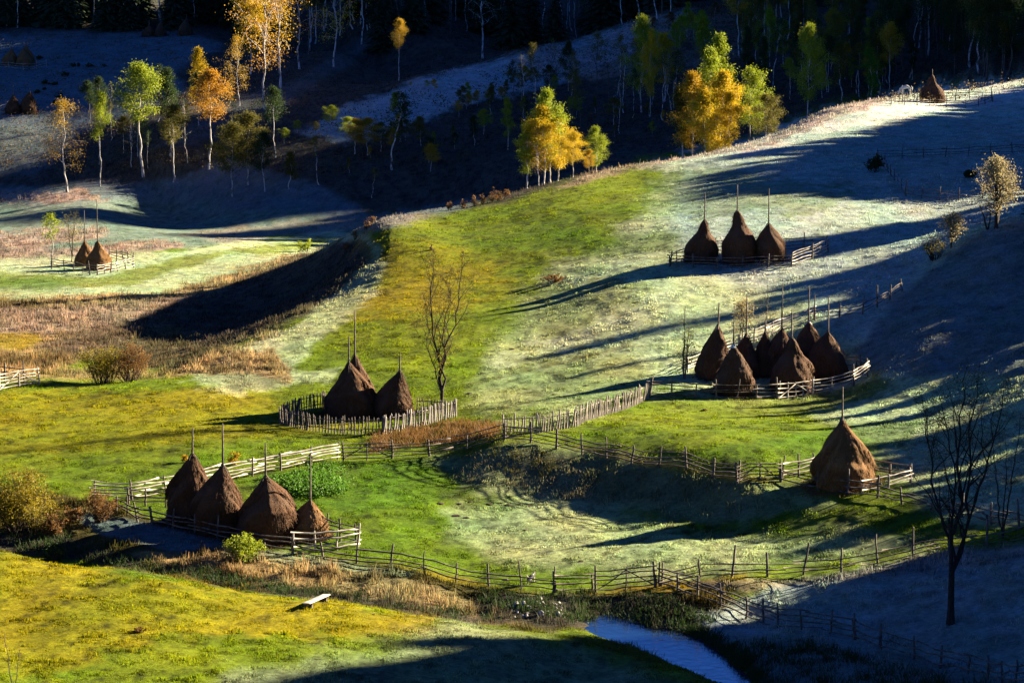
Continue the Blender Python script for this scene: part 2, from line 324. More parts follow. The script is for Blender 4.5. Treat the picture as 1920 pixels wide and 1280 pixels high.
def noise_col(nt, b, c1, c2, scale, detail=5, coord='Object', extra=None, pos=(.35, .65)):
    tc = nt.nodes.new('ShaderNodeTexCoord'); n = nt.nodes.new('ShaderNodeTexNoise'); n.inputs['Scale'].default_value = scale; n.inputs['Detail'].default_value = detail
    mp = nt.nodes.new('ShaderNodeMapping'); nt.links.new(tc.outputs[coord], mp.inputs[0]); nt.links.new(mp.outputs[0], n.inputs[0])
    if extra: mp.inputs['Scale'].default_value = extra
    r = nt.nodes.new('ShaderNodeValToRGB'); r.color_ramp.elements[0].color = (*c1, 1); r.color_ramp.elements[1].color = (*c2, 1)
    r.color_ramp.elements[0].position = pos[0]; r.color_ramp.elements[1].position = pos[1]
    nt.links.new(n.outputs[0], r.inputs[0]); nt.links.new(r.outputs[0], b.inputs['Base Color'])
    return n, r
def bump(nt, b, h, dist, strength=1.0):
    bp = nt.nodes.new('ShaderNodeBump'); bp.inputs['Distance'].default_value = dist; bp.inputs['Strength'].default_value = strength
    nt.links.new(h, bp.inputs['Height']); nt.links.new(bp.outputs[0], b.inputs['Normal']); return bp
def mat_ground():
    m, nt, b = new_mat('grass_land', 1.0); b.inputs['Specular IOR Level'].default_value = .05
    at_ = nt.nodes.new('ShaderNodeAttribute'); at_.attribute_name = 'Cover'
    tc = nt.nodes.new('ShaderNodeTexCoord')
    n = nt.nodes.new('ShaderNodeTexNoise'); n.inputs['Scale'].default_value = 3.2; n.inputs['Detail'].default_value = 8; n.inputs['Roughness'].default_value = .72
    nt.links.new(tc.outputs['Object'], n.inputs[0])
    mr = nt.nodes.new('ShaderNodeMapRange'); mr.inputs[1].default_value = .3; mr.inputs[2].default_value = .7; mr.inputs[3].default_value = .55; mr.inputs[4].default_value = 1.45
    nt.links.new(n.outputs[0], mr.inputs[0])
    mx = nt.nodes.new('ShaderNodeVectorMath'); mx.operation = 'SCALE'; nt.links.new(at_.outputs['Color'], mx.inputs[0]); nt.links.new(mr.outputs[0], mx.inputs['Scale'])
    nt.links.new(mx.outputs[0], b.inputs['Base Color'])
    n2 = nt.nodes.new('ShaderNodeTexNoise'); n2.inputs['Scale'].default_value = 1.6; n2.inputs['Detail'].default_value = 9; n2.inputs['Roughness'].default_value = .8
    nt.links.new(tc.outputs['Object'], n2.inputs[0])
    bump(nt, b, n2.outputs[0], .35, .8)
    return m
M_GROUND = mat_ground()
# ------------------------------------------------------------------ tagging, tubes, foliage
def tag(o, label=None, cat=None, group=None, kind=None):
    if label: o['label'] = label
    if cat: o['category'] = cat
    if group: o['group'] = group
    if kind: o['kind'] = kind
    return o
def empty(name, loc, label=None, cat=None, group=None, rz=0, sc=1):
    o = bpy.data.objects.new(name, None); COL.objects.link(o); o.location = loc; o.rotation_euler = (0, 0, rz)
    if not isinstance(sc, (int, float)): o.scale = sc
    elif sc != 1: o.scale = (sc, sc, sc)
    o.empty_display_size = .2
    return tag(o, label, cat, group)
def put(name, me, mat=None, parent=None):
    o = bpy.data.objects.new(name, me); COL.objects.link(o)
    if mat is not None and not me.materials: me.materials.append(mat)
    if parent is not None: o.parent = parent
    return o
class MB:
    """collects tubes, boxes and quads into one mesh"""
    def __init__(s): s.v = []; s.f = []; s.n = 0
    def add(s, V, Fc): s.v.append(np.asarray(V, float)); s.f.append(np.asarray(Fc, int) + s.n); s.n += len(V)
    def tube(s, pts, rad, k=6, cap=True):
        P = np.asarray(pts, float); n = len(P); R = np.broadcast_to(np.asarray(rad, float), (n,))
        T = np.gradient(P, axis=0); T /= np.linalg.norm(T, axis=1)[:, None] + 1e-9
        ref = np.array([0., 0, 1]) if abs(T[:, 2]).mean() < .8 else np.array([1., 0, 0])
        A = np.cross(T, ref); A /= np.linalg.norm(A, axis=1)[:, None] + 1e-9; B = np.cross(T, A)
        th = np.arange(k) * 2 * math.pi / k
        V = P[:, None] + R[:, None, None] * (A[:, None] * np.cos(th)[None, :, None] + B[:, None] * np.sin(th)[None, :, None])
        i = np.arange(n - 1)[:, None] * k; j = np.arange(k)[None, :]
        q = np.stack([i + j, i + (j + 1) % k, i + k + (j + 1) % k, i + k + j], -1).reshape(-1, 4)
        V = V.reshape(-1, 3)
        if cap:
            for e, base in ((0, 0), (n - 1, (n - 1) * k)):
                for m in range(1, k - 1, 2): q = np.concatenate([q, [[base, base + m, base + m + 1, base + (m + 2) % k]]])
        s.add(V, q)
    def box(s, c, d, M=None):
        x, y, z = np.asarray(d, float) / 2
        V = np.array([[i, j, k] for k in (-z, z) for i, j in ((-x, -y), (x, -y), (x, y), (-x, y))])
        if M is not None: V = V @ np.asarray(M).T
        s.add(V + np.asarray(c), [[0, 3, 2, 1], [4, 5, 6, 7], [0, 1, 5, 4], [1, 2, 6, 5], [2, 3, 7, 6], [3, 0, 4, 7]])
    def mesh(s, name, smooth_=False):
        return mesh_np(name, np.concatenate(s.v), np.concatenate(s.f), smooth_)
def blades(P, h, w, lean=.35, rng=RNG, up=None):
    """grass blades: thin quads rising from points P (n,3)"""
    n = len(P); a = rng.random(n) * 2 * math.pi; h = h * (.5 + rng.random(n)); b = rng.random(n) * 2 * math.pi
    side = np.stack([np.cos(a), np.sin(a), np.zeros(n)], 1) * (np.broadcast_to(w, (n,))[:, None] / 2)
    ln = lean * h * rng.random(n)
    tip = P + np.stack([np.cos(b) * ln, np.sin(b) * ln, h], 1)
    V = np.stack([P - side, P + side, tip + side * .25, tip - side * .25], 1).reshape(-1, 3)
    return V, np.arange(4 * n).reshape(n, 4)
def leaf_quads(P, size, rng=RNG, flat=.0):
    n = len(P); u = rng.normal(size=(n, 3)); u /= np.linalg.norm(u, axis=1)[:, None]
    v = rng.normal(size=(n, 3)); v -= (v * u).sum(1)[:, None] * u; v /= np.linalg.norm(v, axis=1)[:, None]
    s = size * (.55 + .9 * rng.random(n))[:, None]
    V = np.stack([P - u * s * .5, P + v * s * .32, P + u * s * .5, P - v * s * .32], 1).reshape(-1, 3)
    return V, np.arange(4 * n).reshape(n, 4)
# ------------------------------------------------------------------ materials of the objects
def mat_leaf(name, c1, c2, trans=.35):
    m, nt, b = new_mat(name, .7)
    tc = nt.nodes.new('ShaderNodeTexCoord'); n = nt.nodes.new('ShaderNodeTexNoise'); n.inputs['Scale'].default_value = 2.2; n.inputs['Detail'].default_value = 6; n.inputs['Roughness'].default_value = .7
    oi = nt.nodes.new('ShaderNodeObjectInfo'); ad = nt.nodes.new('ShaderNodeVectorMath'); nt.links.new(tc.outputs['Object'], ad.inputs[0]); nt.links.new(oi.outputs['Location'], ad.inputs[1])
    nt.links.new(ad.outputs[0], n.inputs[0])
    r = nt.nodes.new('ShaderNodeValToRGB'); r.color_ramp.elements[0].color = (*c1, 1); r.color_ramp.elements[1].color = (*c2, 1)
    r.color_ramp.elements[0].position = .38; r.color_ramp.elements[1].position = .62; nt.links.new(n.outputs[0], r.inputs[0])
    nt.links.new(r.outputs[0], b.inputs['Base Color'])
    t = nt.nodes.new('ShaderNodeBsdfTranslucent'); nt.links.new(r.outputs[0], t.inputs['Color'])
    mx = nt.nodes.new('ShaderNodeMixShader'); mx.inputs[0].default_value = trans
    nt.links.new(b.outputs[0], mx.inputs[1]); nt.links.new(t.outputs[0], mx.inputs[2]); nt.links.new(mx.outputs[0], nt.nodes['Material Output'].inputs[0])
    return m
def mat_noise(name, c1, c2, scale, rough=.9, bd=0, extra=None, pos=(.35, .65), coord='Object'):
    m, nt, b = new_mat(name, rough); n, r = noise_col(nt, b, c1, c2, scale, extra=extra, pos=pos, coord=coord)
    if bd: bump(nt, b, n.outputs[0], bd)
    return m
LEAF = {'lime': mat_leaf('leaf_lime', (.16, .22, .012), (.30, .34, .015)), 'yellow': mat_leaf('leaf_yellow', (.40, .27, .008), (.55, .40, .012)),
        'orange': mat_leaf('leaf_orange', (.34, .16, .018), (.46, .26, .02)), 'gold': mat_leaf('leaf_gold', (.34, .22, .01), (.42, .26, .012)),
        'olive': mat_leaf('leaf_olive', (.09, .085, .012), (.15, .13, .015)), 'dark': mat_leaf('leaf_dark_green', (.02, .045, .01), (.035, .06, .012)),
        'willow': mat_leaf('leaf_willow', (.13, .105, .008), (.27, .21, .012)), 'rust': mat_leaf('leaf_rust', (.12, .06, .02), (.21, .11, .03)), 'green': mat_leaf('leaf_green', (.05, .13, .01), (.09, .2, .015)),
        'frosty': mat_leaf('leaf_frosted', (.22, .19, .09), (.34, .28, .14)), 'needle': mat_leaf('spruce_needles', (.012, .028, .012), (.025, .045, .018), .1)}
BARK_W = mat_noise('birch_bark', (.08, .07, .065), (.46, .43, .39), 5.0, .8, extra=(1, 1, .35), pos=(.40, .47))
BARK_D = mat_noise('dark_bark', (.018, .013, .010), (.05, .038, .03), 6.0, .95, .02, extra=(2, 2, .5))
BARK_G = mat_noise('grey_bark', (.05, .04, .03), (.13, .11, .09), 6.0, .95, .02, extra=(2, 2, .5))
# ------------------------------------------------------------------ trees
def grow_tree(seed, H, r0, trunks=((0, 0, 1.0),), first=.35, nb=26, ang=(35, 60), blen=.32, droop=.25, wander=.035, sub=3, shape=None, kside=5, lean=.0, twig=.012, fork=0.0, fine=0):
    """returns (tube mesh builder, foliage points); trunk(s) up the stem with side branches and twigs"""
    rng = np.random.default_rng(seed); mb = MB(); pts = []
    t0 = fork
    for ti, (lx, ly, hs) in enumerate(trunks):
        h = H * hs; n = 16; z = np.linspace(0, 1, n)
        wob = np.cumsum(rng.normal(0, wander, (n, 2)), 0) * h * .25; wob[0] = 0
        zz = np.maximum(0, z * h - t0 * H) / max(1e-6, h - t0 * H) if t0 else z
        P = np.stack([(lx * zz ** .75 + lean * z ** .6) * h + wob[:, 0] * (zz > 0), ly * zz ** .8 * h + wob[:, 1] * (zz > 0), z * h], 1); P[0, 2] = -.3
        R = r0 * hs * (1 - z) ** .8 + twig; R[0] *= 1.45
        if t0:
            R = np.where(z * h < t0 * H, R, R * .68)
            if ti:
                k0 = max(0, int(np.searchsorted(z * h, t0 * H)) - 1); P = np.repeat(P[k0:], 1, 0); R = R[k0:] * .85; n = len(P); z = z[k0:]
        mb.tube(P, R, kside + 2)
        for b in range(nb):
            t = first + (1 - first) * ((b + rng.random()) / nb) ** .9
            i = min(max(int(np.searchsorted(z, t)) - 1, 0), n - 2); f = min(max((t - z[i]) / (z[i + 1] - z[i]), 0), 1); p = P[i] * (1 - f) + P[i + 1] * f
            az = rng.random() * 2 * math.pi; el = math.radians(90 - rng.uniform(*ang))
            env = shape(t) if shape else math.sin(math.pi * min(1, (t - first) / (1 - first) * .8 + .22))
            L = h * blen * env * rng.uniform(.65, 1.2); m = 6; q = [p]; d = np.array([math.cos(az) * math.cos(el), math.sin(az) * math.cos(el), math.sin(el)])
            for s in range(m):
                d = d + rng.normal(0, .13, 3) + np.array([0, 0, -droop * s / m * .6]); d /= np.linalg.norm(d); q.append(q[-1] + d * L / m)
            q = np.array(q); rb = max(twig, r0 * hs * (1 - t) ** .8 * .5) * np.linspace(1, .25, m + 1)
            mb.tube(q, rb, 4 if rb[0] > .03 else 3, cap=False)
            for s in range(sub):
                k = rng.integers(2, m + 1); dd = d * .5 + rng.normal(0, .6, 3) + np.array([0, 0, -droop]); dd /= np.linalg.norm(dd); l2 = L * rng.uniform(.2, .45)
                qq = np.array([q[k], q[k] + dd * l2 * .5 + rng.normal(0, .05, 3), q[k] + dd * l2 + np.array([0, 0, -droop * l2 * .4])])
                mb.tube(qq, [twig, twig * .8, twig * .5], 3, cap=False)
                pts.append(qq[1]); pts.append(qq[2])
                for f3 in range(fine):
                    o3 = qq[1] + (qq[2] - qq[1]) * rng.random(); d3 = dd * .6 + rng.normal(0, .55, 3); d3 /= np.linalg.norm(d3); e3 = o3 + d3 * l2 * rng.uniform(.4, .9)
                    mb.tube([o3, (o3 + e3) / 2 + rng.normal(0, .03, 3), e3], [twig * .7, twig * .55, twig * .4], 3, cap=False); pts.append(e3)
            pts += [q[3], q[4], q[5], q[6]]
        pts.append(P[-1])
    return mb, np.array(pts)
def crown_mesh(name, pts, n, size, spread, rng, squash=.8, keep=None):
    c = pts[rng.integers(0, len(pts), n)]; P = c + rng.normal(0, 1, (n, 3)) * spread * np.array([1, 1, squash])
    if keep is not None: P = P[keep(P)]
    V, Fc = leaf_quads(P, size, rng); return mesh_np(name, V, Fc)
def spruce_meshes(name, seed, H, R, nl=30):
    rng = np.random.default_rng(seed); tr = MB(); tr.tube([[0, 0, -.4], [0, 0, H * .5], [0, 0, H]], [H * .016, H * .01, .02], 6)
    Vs = []; Fs = []; k = 0
    for i in range(nl):
        t = .06 + .94 * i / nl; rr = R * (1 - t) ** .85 + .1; z = H * t; nb = max(5, int(15 * (1 - t * .6)))
        for j in range(nb):
            a = rng.random() * 6.283; L = rr * rng.uniform(.75, 1.1); dr = L * rng.uniform(.25, .5); w = L * .33 + .08
            dx, dy = math.cos(a), math.sin(a); sx, sy = -dy, dx
            m = 5
            for s in range(m):
                f0, f1 = s / m, (s + 1) / m; ww0 = w * (1 - f0) ** .7 * rng.uniform(.55, 1.2); 
                z0 = z - dr * f0 ** 1.5; z1 = z - dr * f1 ** 1.5 + rng.normal(0, .04); jz = rng.normal(-.10, .10) * L * .5
                Vs += [[dx * L * f0 + sx * ww0, dy * L * f0 + sy * ww0, z0 + jz], [dx * L * f0, dy * L * f0, z0], [dx * L * f1, dy * L * f1, z1], [dx * L * f1 + sx * ww0 * .4, dy * L * f1 + sy * ww0 * .4, z1 + jz]]
                Vs += [[dx * L * f0, dy * L * f0, z0], [dx * L * f0 - sx * ww0, dy * L * f0 - sy * ww0, z0 + jz], [dx * L * f1 - sx * ww0 * .4, dy * L * f1 - sy * ww0 * .4, z1 + jz], [dx * L * f1, dy * L * f1, z1]]
                Fs += [[k, k + 1, k + 2, k + 3], [k + 4, k + 5, k + 6, k + 7]]; k += 8
    return tr.mesh(name + '_trunk', True), mesh_np(name + '_crown', Vs, Fs)
SPR = [spruce_meshes('spruce', 40 + i, 10.0, 2.0 + .3 * i) for i in range(3)]
def spruce(loc, h, label, group=None, wide=1.0, k=None):
    i = random.randrange(3) if k is None else k; s = h / 10.0
    r = empty('spruce_tree', loc, label, 'tree', group, random.random() * 6.28, (s * wide, s * wide, s))
    a = put('trunk', SPR[i][0], BARK_D, r); b = put('crown', SPR[i][1], LEAF['needle'], r); return r
def broad_meshes(name, seed, H, R, n=2600, size=.75):
    """dense round-headed tree for the unseen shade-casting ridge"""
    rng = np.random.default_rng(seed); mb, pts = grow_tree(seed, H * .96, H * .018, first=.2, nb=30, blen=R / H * 1.15, sub=2)
    c = []
    while len(c) < 26:
        p = rng.uniform(-1, 1, 3)
        if (p ** 2).sum() < 1: c.append(p * np.array([R * .8, R * .8, H * .38]) + np.array([0, 0, H * .56]))
    c = np.array(c); P = c[rng.integers(0, len(c), n)] + rng.normal(0, 1, (n, 3)) * np.array([R * .24, R * .24, H * .08]); P = P[(P[:, 2] < H) & (P[:, 2] > .6)]
    V, Fc = leaf_quads(P, size, rng); return mb.mesh(name + '_trunk', True), mesh_np(name + '_crown', V, Fc)
BRD = [broad_meshes('broadleaf', 60 + i, 10.0, 2.6 + .3 * i) for i in range(3)]
# unseen wood on the ridge, tree tops set to the edge of the shade
def ridge_wood():
    for u in np.arange(118, 374, 2.4):
        for row in range(2):
            uu = u + random.uniform(-.9, .9) + row * 1.2; h = min(float(np.interp(uu + e, HU, HH)) for e in (-1.8, -.9, 0, .9, 1.8)) - .6 - (1.2 if 300 < uu < 360 else 0) - (0 if row == 0 else random.uniform(.5, 2.5)); y = uu
            for i in range(30): y = (uu + float(line_x(y)) * math.sin(AZ)) / math.cos(AZ)
            t = random.uniform(-1, 3) + row * 5; x = float(line_x(y)) + t * math.cos(AZ); yy = y + t * math.sin(AZ)
            z = float(lerp_h(np.array([x]), np.array([yy]))[0]); H = h + t * math.tan(EL) - z + .3
            if H < 2.0: continue
            i = random.randrange(3); s = H / 10; w = min(1.5, max(.75, 6.5 / H)) * s
            r = empty('shade_tree', (x, yy, z - .1), 'dense round tree on the unseen ridge, its height set by the shade it casts', 'tree', 'unseen trees casting shade from the ridge', random.random() * 6.28, (w, w, s))
            put('trunk', BRD[i][0], BARK_D, r); put('crown', BRD[i][1], LEAF['dark'], r)
# ------------------------------------------------------------------ haystacks
def mat_hay(name, c1, c2, grey):
    m, nt, b = new_mat(name, .95); n, r = noise_col(nt, b, c1, c2, 7.0, extra=(3, 3, .5), pos=(.28, .74)); bump(nt, b, n.outputs[0], .07)
    tc = nt.nodes.new('ShaderNodeTexCoord'); oi = nt.nodes.new('ShaderNodeObjectInfo'); ad = nt.nodes.new('ShaderNodeVectorMath'); nt.links.new(tc.outputs['Object'], ad.inputs[0]); nt.links.new(oi.outputs['Location'], ad.inputs[1])
    n2 = nt.nodes.new('ShaderNodeTexNoise'); n2.inputs['Scale'].default_value = .9; n2.inputs['Detail'].default_value = 6; nt.links.new(ad.outputs[0], n2.inputs[0])
    mr = nt.nodes.new('ShaderNodeMapRange'); mr.inputs[1].default_value = .42; mr.inputs[2].default_value = .68; nt.links.new(n2.outputs[0], mr.inputs[0])
    mx = nt.nodes.new('ShaderNodeMix'); mx.data_type = 'RGBA'; nt.links.new(mr.outputs[0], mx.inputs[0]); nt.links.new(r.outputs[0], mx.inputs[6]); mx.inputs[7].default_value = (*grey, 1); nt.links.new(mx.outputs[2], b.inputs['Base Color'])
    return m
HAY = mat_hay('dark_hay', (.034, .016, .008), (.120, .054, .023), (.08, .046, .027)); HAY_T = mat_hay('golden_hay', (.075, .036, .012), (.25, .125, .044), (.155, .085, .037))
WOOD_D = mat_noise('weathered_wood', (.05, .042, .036), (.17, .145, .125), 3.0, .9, .01, extra=(1, 1, 1))
WOOD_P = mat_noise('frosted_pale_wood', (.20, .18, .16), (.46, .42, .37), 2.0, .9, .01)  # frost, plus low sun on the rails put into the pale tone
WOOD_O = mat_noise('peeled_wood', (.32, .20, .10), (.50, .34, .18), 2.0, .9)
FROST = mat_noise('frost', (.60, .64, .68), (.8, .82, .84), 4.0, .8)
PROF = {'bell': [(0, .385), (.08, .44), (.22, .49), (.38, .50), (.52, .465), (.66, .365), (.78, .265), (.88, .16), (.95, .075), (1, .02)],
        'cone': [(0, .41), (.06, .45), (.2, .495), (.36, .475), (.52, .385), (.68, .28), (.82, .165), (.93, .07), (.98, .04), (1, .02)],
        'pear': [(0, .43), (.12, .48), (.3, .50), (.44, .475), (.58, .37), (.7, .235), (.8, .165), (.9, .12), (.97, .07), (1, .03)],
        'egg': [(0, .38), (.1, .44), (.28, .50), (.48, .49), (.66, .40), (.8, .27), (.92, .13), (.98, .06), (1, .03)]}
def haystack(px, pyb, pyt, wpx, pole_py, pole_px, prof, label, group, mat=None, D=None, near=False, topx=None, cap=False, seed=0, stick=False):
    p = at(px, pyb - 4) if D is None else on(px, D)
    rng = np.random.default_rng(100 + seed); sc = p.y / F; H = (pyb - pyt) * sc * 1.01; Wd = wpx * sc
    r = empty('haystack', p, label, 'haystack', group)
    nz, na = (64, 96) if near else (30, 44)
    z = np.linspace(0, 1, nz) ** .95; pr = PROF[prof]; R = np.interp(z, [q[0] for q in pr], [q[1] for q in pr]) * Wd
    th = np.arange(na) * 2 * math.pi / na; TZ, TT = np.meshgrid(z, th, indexing='ij')
    ox = rng.random() * 200
    lump = fbm(np.cos(TT) * 1.6 + ox, np.sin(TT) * 1.6 + TZ * 3.2 + ox, 3) * .26 * (.35 + .65 * np.minimum(1, TZ * 4)) + .05 * np.sin(TT * 2 + ox) * (1 - TZ) + fbm(np.cos(TT) * 6 + ox, np.sin(TT) * 6 + TZ * 4 + ox, 3) * .05 + fbm(np.cos(TT) * 2 + ox + 9, np.sin(TT) * 2 + TZ * 15, 2) * .035
    RR = R[:, None] * (1 + lump) + .02
    lean = ((topx - px) * sc * .9 if topx else rng.normal(0, .08)) * TZ ** 1.3
    X = RR * np.cos(TT) + lean + rng.normal(0, .05) * np.sin(TZ * 3.1) * Wd; Y = RR * np.sin(TT) + rng.normal(0, .12) * TZ + rng.normal(0, .07) * np.sin(TZ * 3.1) * Wd * .3; Z = TZ * H - .15
    V = np.stack([X, Y, Z], -1).reshape(-1, 3)
    i = np.arange(nz - 1)[:, None] * na; j = np.arange(na)[None, :]
    Fq = np.stack([i + j, i + (j + 1) % na, i + na + (j + 1) % na, i + na + j], -1).reshape(-1, 4)
    # straw ends hanging out of the surface
    ns = 9000 if near else 2200
    a = rng.integers(0, nz - 1, ns); b = rng.integers(0, na, ns); P = V.reshape(nz, na, 3)[a, b]
    out = np.stack([np.cos(th[b]), np.sin(th[b]), np.zeros(ns)], 1); L = (.40 if near else .42) * rng.uniform(.4, 1.2, ns)[:, None]
    tip = P + out * L * rng.uniform(.12, .55, (ns, 1)) + np.array([0, 0, -1]) * L * .9 + rng.normal(0, .06, (ns, 3)); tip[:, 2] = np.maximum(tip[:, 2], -.1)
    sd = np.stack([-np.sin(th[b]), np.cos(th[b]), np.zeros(ns)], 1) * (.02 if near else .035)
    Vb = np.stack([P - sd, P + sd, tip + sd * .4, tip - sd * .4], 1).reshape(-1, 3)
    Vall = np.concatenate([V, Vb]); Fall = np.concatenate([Fq, np.arange(4 * ns).reshape(ns, 4) + len(V)])
    # loose hay fallen round the foot
    ns = 2600 if near else 700; a = rng.random(ns) * 6.283; rr = Wd * .5 * (1 + np.abs(rng.normal(0, .22, ns))); g = np.stack([np.cos(a) * rr, np.sin(a) * rr, np.zeros(ns)], 1)
    g[:, 2] = lerp_h(g[:, 0] + p.x, g[:, 1] + p.y) - p.z + .04; Vg, Fg = blades(g, .09, .045, 2.5, rng); Fall = np.concatenate([Fall, Fg + len(Vall)]); Vall = np.concatenate([Vall, Vg])
    me = mesh_np('hay', Vall, Fall); put('hay', me, mat or HAY, r)
    lx = lean[-1, 0]; hp = (pyb - pole_py) * sc; dx = (pole_px - px) * sc
    pm = MB(); t0 = .8 * H; pm.tube([[lx * .8, 0, t0], [lx, 0, H * .98], [lx * .5 + dx * .5, .02, (H + hp) / 2], [dx, .03, hp]], [.075, .07, .058, .045], 7)
    put('pole', pm.mesh('pole', True), WOOD_D, r)
    tm = MB()
    for k in range(5 if near else 3):
        az = rng.uniform(0, 6.28); l = rng.uniform(.5, 1.3); c, s = math.cos(az), math.sin(az)
        tm.tube([[lx - c * .08, -s * .08, H * 1.03], [lx + c * l * .3, s * l * .3, H * 1.0 - l * .35], [lx + c * l * .55, s * l * .55, H - l * .95]], [.03, .025, .015], 4)
    put('twig_tie', tm.mesh('twig_tie'), BARK_G, r)
    if cap:
        n2 = 16; zz = np.linspace(.93, 1.01, 7); rr = np.interp(zz, [q[0] for q in pr], [q[1] for q in pr]) * Wd * 1.04 + .02; rr[-1] = .05
        T = np.arange(n2) * 2 * math.pi / n2; VV = np.stack([rr[:, None] * np.cos(T) * (1 + .15 * np.sin(3 * T)) + lx, rr[:, None] * np.sin(T), np.repeat(zz[:, None] * H - .1, n2, 1)], -1).reshape(-1, 3)
        i = np.arange(6)[:, None] * n2; j = np.arange(n2)[None, :]
        put('frost_cap', mesh_np('frost_cap', VV, np.stack([i + j, i + (j + 1) % n2, i + n2 + (j + 1) % n2, i + n2 + j], -1).reshape(-1, 4), True), FROST, r)
    return r
G = 'haystacks of the hay meadows'
HS = [
 (353, 985, 847, 87, 798, 364, 'bell', 'tall dark haystack at the left end of the front row of four', 1),
 (418, 1000, 870, 96, 790, 420, 'bell', 'second haystack from the left in the front row, with the tallest pole of the four', 1),
 (494, 1015, 890, 110, 828, 500, 'bell', 'widest dark haystack of the front row, beside the smallest one', 1),
 (580, 1010, 933, 66, 847, 583, 'egg', 'smallest golden haystack of the front row, inside the pale rail pen', 1),
 (1580, 912, 783, 120, 722, 1577, 'cone', 'lone golden cone haystack in the angular rail pen at the right', 1),
 (655, 782, 680, 95, 632, 655, 'cone', 'large haystack in the picket pen, in front of its taller twin', 1),
 (670, 772, 667, 72, 585, 666, 'cone', 'haystack half hidden behind the large one in the picket pen', 0),
 (742, 782, 697, 78, 663, 751, 'cone', 'single haystack beside the forked bare tree in the picket pen', 1),
 (1335, 712, 609, 68, 569, 1347, 'cone', 'tall haystack at the left end of the crowded pen of eight', 0),
 (1370, 741, 645, 76, 604, 1375, 'cone', 'front left haystack of the crowded pen, with a frosted tip', 0),
 (1394, 706, 626, 58, 550, 1399, 'cone', 'small haystack with a leaning pole behind the front left one of the crowded pen', 0),
 (1434, 704, 620, 46, 600, 1434, 'cone', 'narrowest haystack at the back middle of the crowded pen', 0),
 (1461, 706, 613, 62, 531, 1465, 'bell', 'back haystack with the longest pole in the crowded pen', 0),
 (1484, 735, 630, 80, 577, 1483, 'pear', 'front haystack with a slim neck behind the pale gate of the crowded pen', 0),
 (1515, 700, 601, 62, 535, 1515, 'bell', 'furthest back haystack of the crowded pen, with a frosty top', 0),
 (1555, 713, 620, 72, 556, 1551, 'bell', 'right end haystack of the crowded pen of eight', 0),
 (1313, 494, 412, 57, 362, 1321, 'pear', 'left haystack of the three in the upper meadow', 0),
 (1385, 496, 396, 65, 348, 1381, 'pear', 'tallest middle haystack of the three in the upper meadow', 0),
 (1444, 493, 420, 58, 356, 1440, 'bell', 'dark right haystack of the three in the upper meadow', 0),
 (155, 502, 454, 37, 398, 160, 'cone', 'back haystack of the pair in the far left valley pen', 0),
 (183, 509, 455, 46, 377, 184, 'pear', 'front haystack of the pair in the far left valley pen', 0),
 (18, 126, 95, 29, 80, 23, 'cone', 'left haystack of the sunlit group on the upper left slope', 0),
 (46, 127, 94, 30, 82, 45, 'cone', 'front right haystack of the sunlit group on the upper left slope', 0),
 (53, 123, 88, 26, 81, 49, 'cone', 'haystack peeking out behind another in the sunlit group on the upper left slope', 0),
 (26, 216, 181, 29, 159, 26, 'cone', 'shaded haystack with a long pole on the hump at the left edge', 0),
 (57, 216, 176, 29, 169, 57, 'bell', 'shaded haystack right of its neighbour on the hump at the left edge', 0),
 (278, 72, 50, 24, 42, 280, 'cone', 'left one of three black haystacks below the dark wood', 0),
 (303, 72, 45, 22, 36, 301, 'cone', 'middle one of three black haystacks below the dark wood', 0),
 (349, 70, 38, 28, 30, 350, 'cone', 'right one of three black haystacks below the dark wood', 0),
 (1750, 194, 142, 43, 132, 1747, 'pear', 'shaded haystack with a crooked neck in the hilltop pen near the white horse', 0)]
def haystacks():
    for k, (a, b, c, d, e, f, g, lab, nr) in enumerate(HS):
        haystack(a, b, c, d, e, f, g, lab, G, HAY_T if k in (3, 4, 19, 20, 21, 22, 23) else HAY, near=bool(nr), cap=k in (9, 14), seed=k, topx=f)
# ------------------------------------------------------------------ fences
POSTS = []
def post_meshes():
    for i in range(6):
        rng = np.random.default_rng(300 + i); m = MB(); n = 6; z = np.linspace(-.25, 1, n); w = np.cumsum(rng.normal(0, .022, (n, 2)), 0); w -= w[0]
        m.tube(np.stack([w[:, 0], w[:, 1], z], 1), np.linspace(.062, .042, n) * rng.uniform(.9, 1.3), 6); POSTS.append(m.mesh('post', True))
post_meshes()
PICK = []
def picket_meshes():
    for i in range(5):
        rng = np.random.default_rng(330 + i); m = MB(); w = rng.uniform(.045, .065)
        m.tube([[0, 0, -.1], [rng.normal(0, .01), 0, .5], [rng.normal(0, .015), 0, .9], [0, 0, 1]], [w, w * .95, w * .85, w * .25], 5); PICK.append(m.mesh('picket'))
picket_meshes()
def path_of(pix):
    pts = [at(*q) if len(q) == 2 else at(q[0], q[1], q[2]) for q in pix]; out = []
    for a, b in zip(pts[:-1], pts[1:]):
        n = max(1, int((b - a).length / 1.0))
        for k in range(n):
            p = a.lerp(b, k / n); p.z = ground_z(p.x, p.y); out.append(p)
    out.append(pts[-1]); return out
def resample(P, s):
    L = [0]
    for a, b in zip(P[:-1], P[1:]): L.append(L[-1] + math.hypot(b.x - a.x, b.y - a.y))
    n = max(2, int(round(L[-1] / s)) + 1); out = []
    A = np.array([[p.x, p.y, p.z] for p in P])
    for t in np.linspace(0, L[-1], n): out.append(np.array([np.interp(t, L, A[:, c]) for c in range(3)]))
    return out
def add_post(r, p, h, mat, rng, lean=.05, tk=1.0):
    o = put('post', POSTS[rng.integers(0, 6)], None, r)
    if not o.data.materials: o.data.materials.append(WOOD_D)
    o.material_slots[0].link = 'OBJECT'; o.material_slots[0].material = mat
    o.location = Vector(p) - r.location; o.scale = (tk, tk, h); o.rotation_euler = (rng.normal(0, lean), rng.normal(0, lean), rng.random() * 6.28); return o
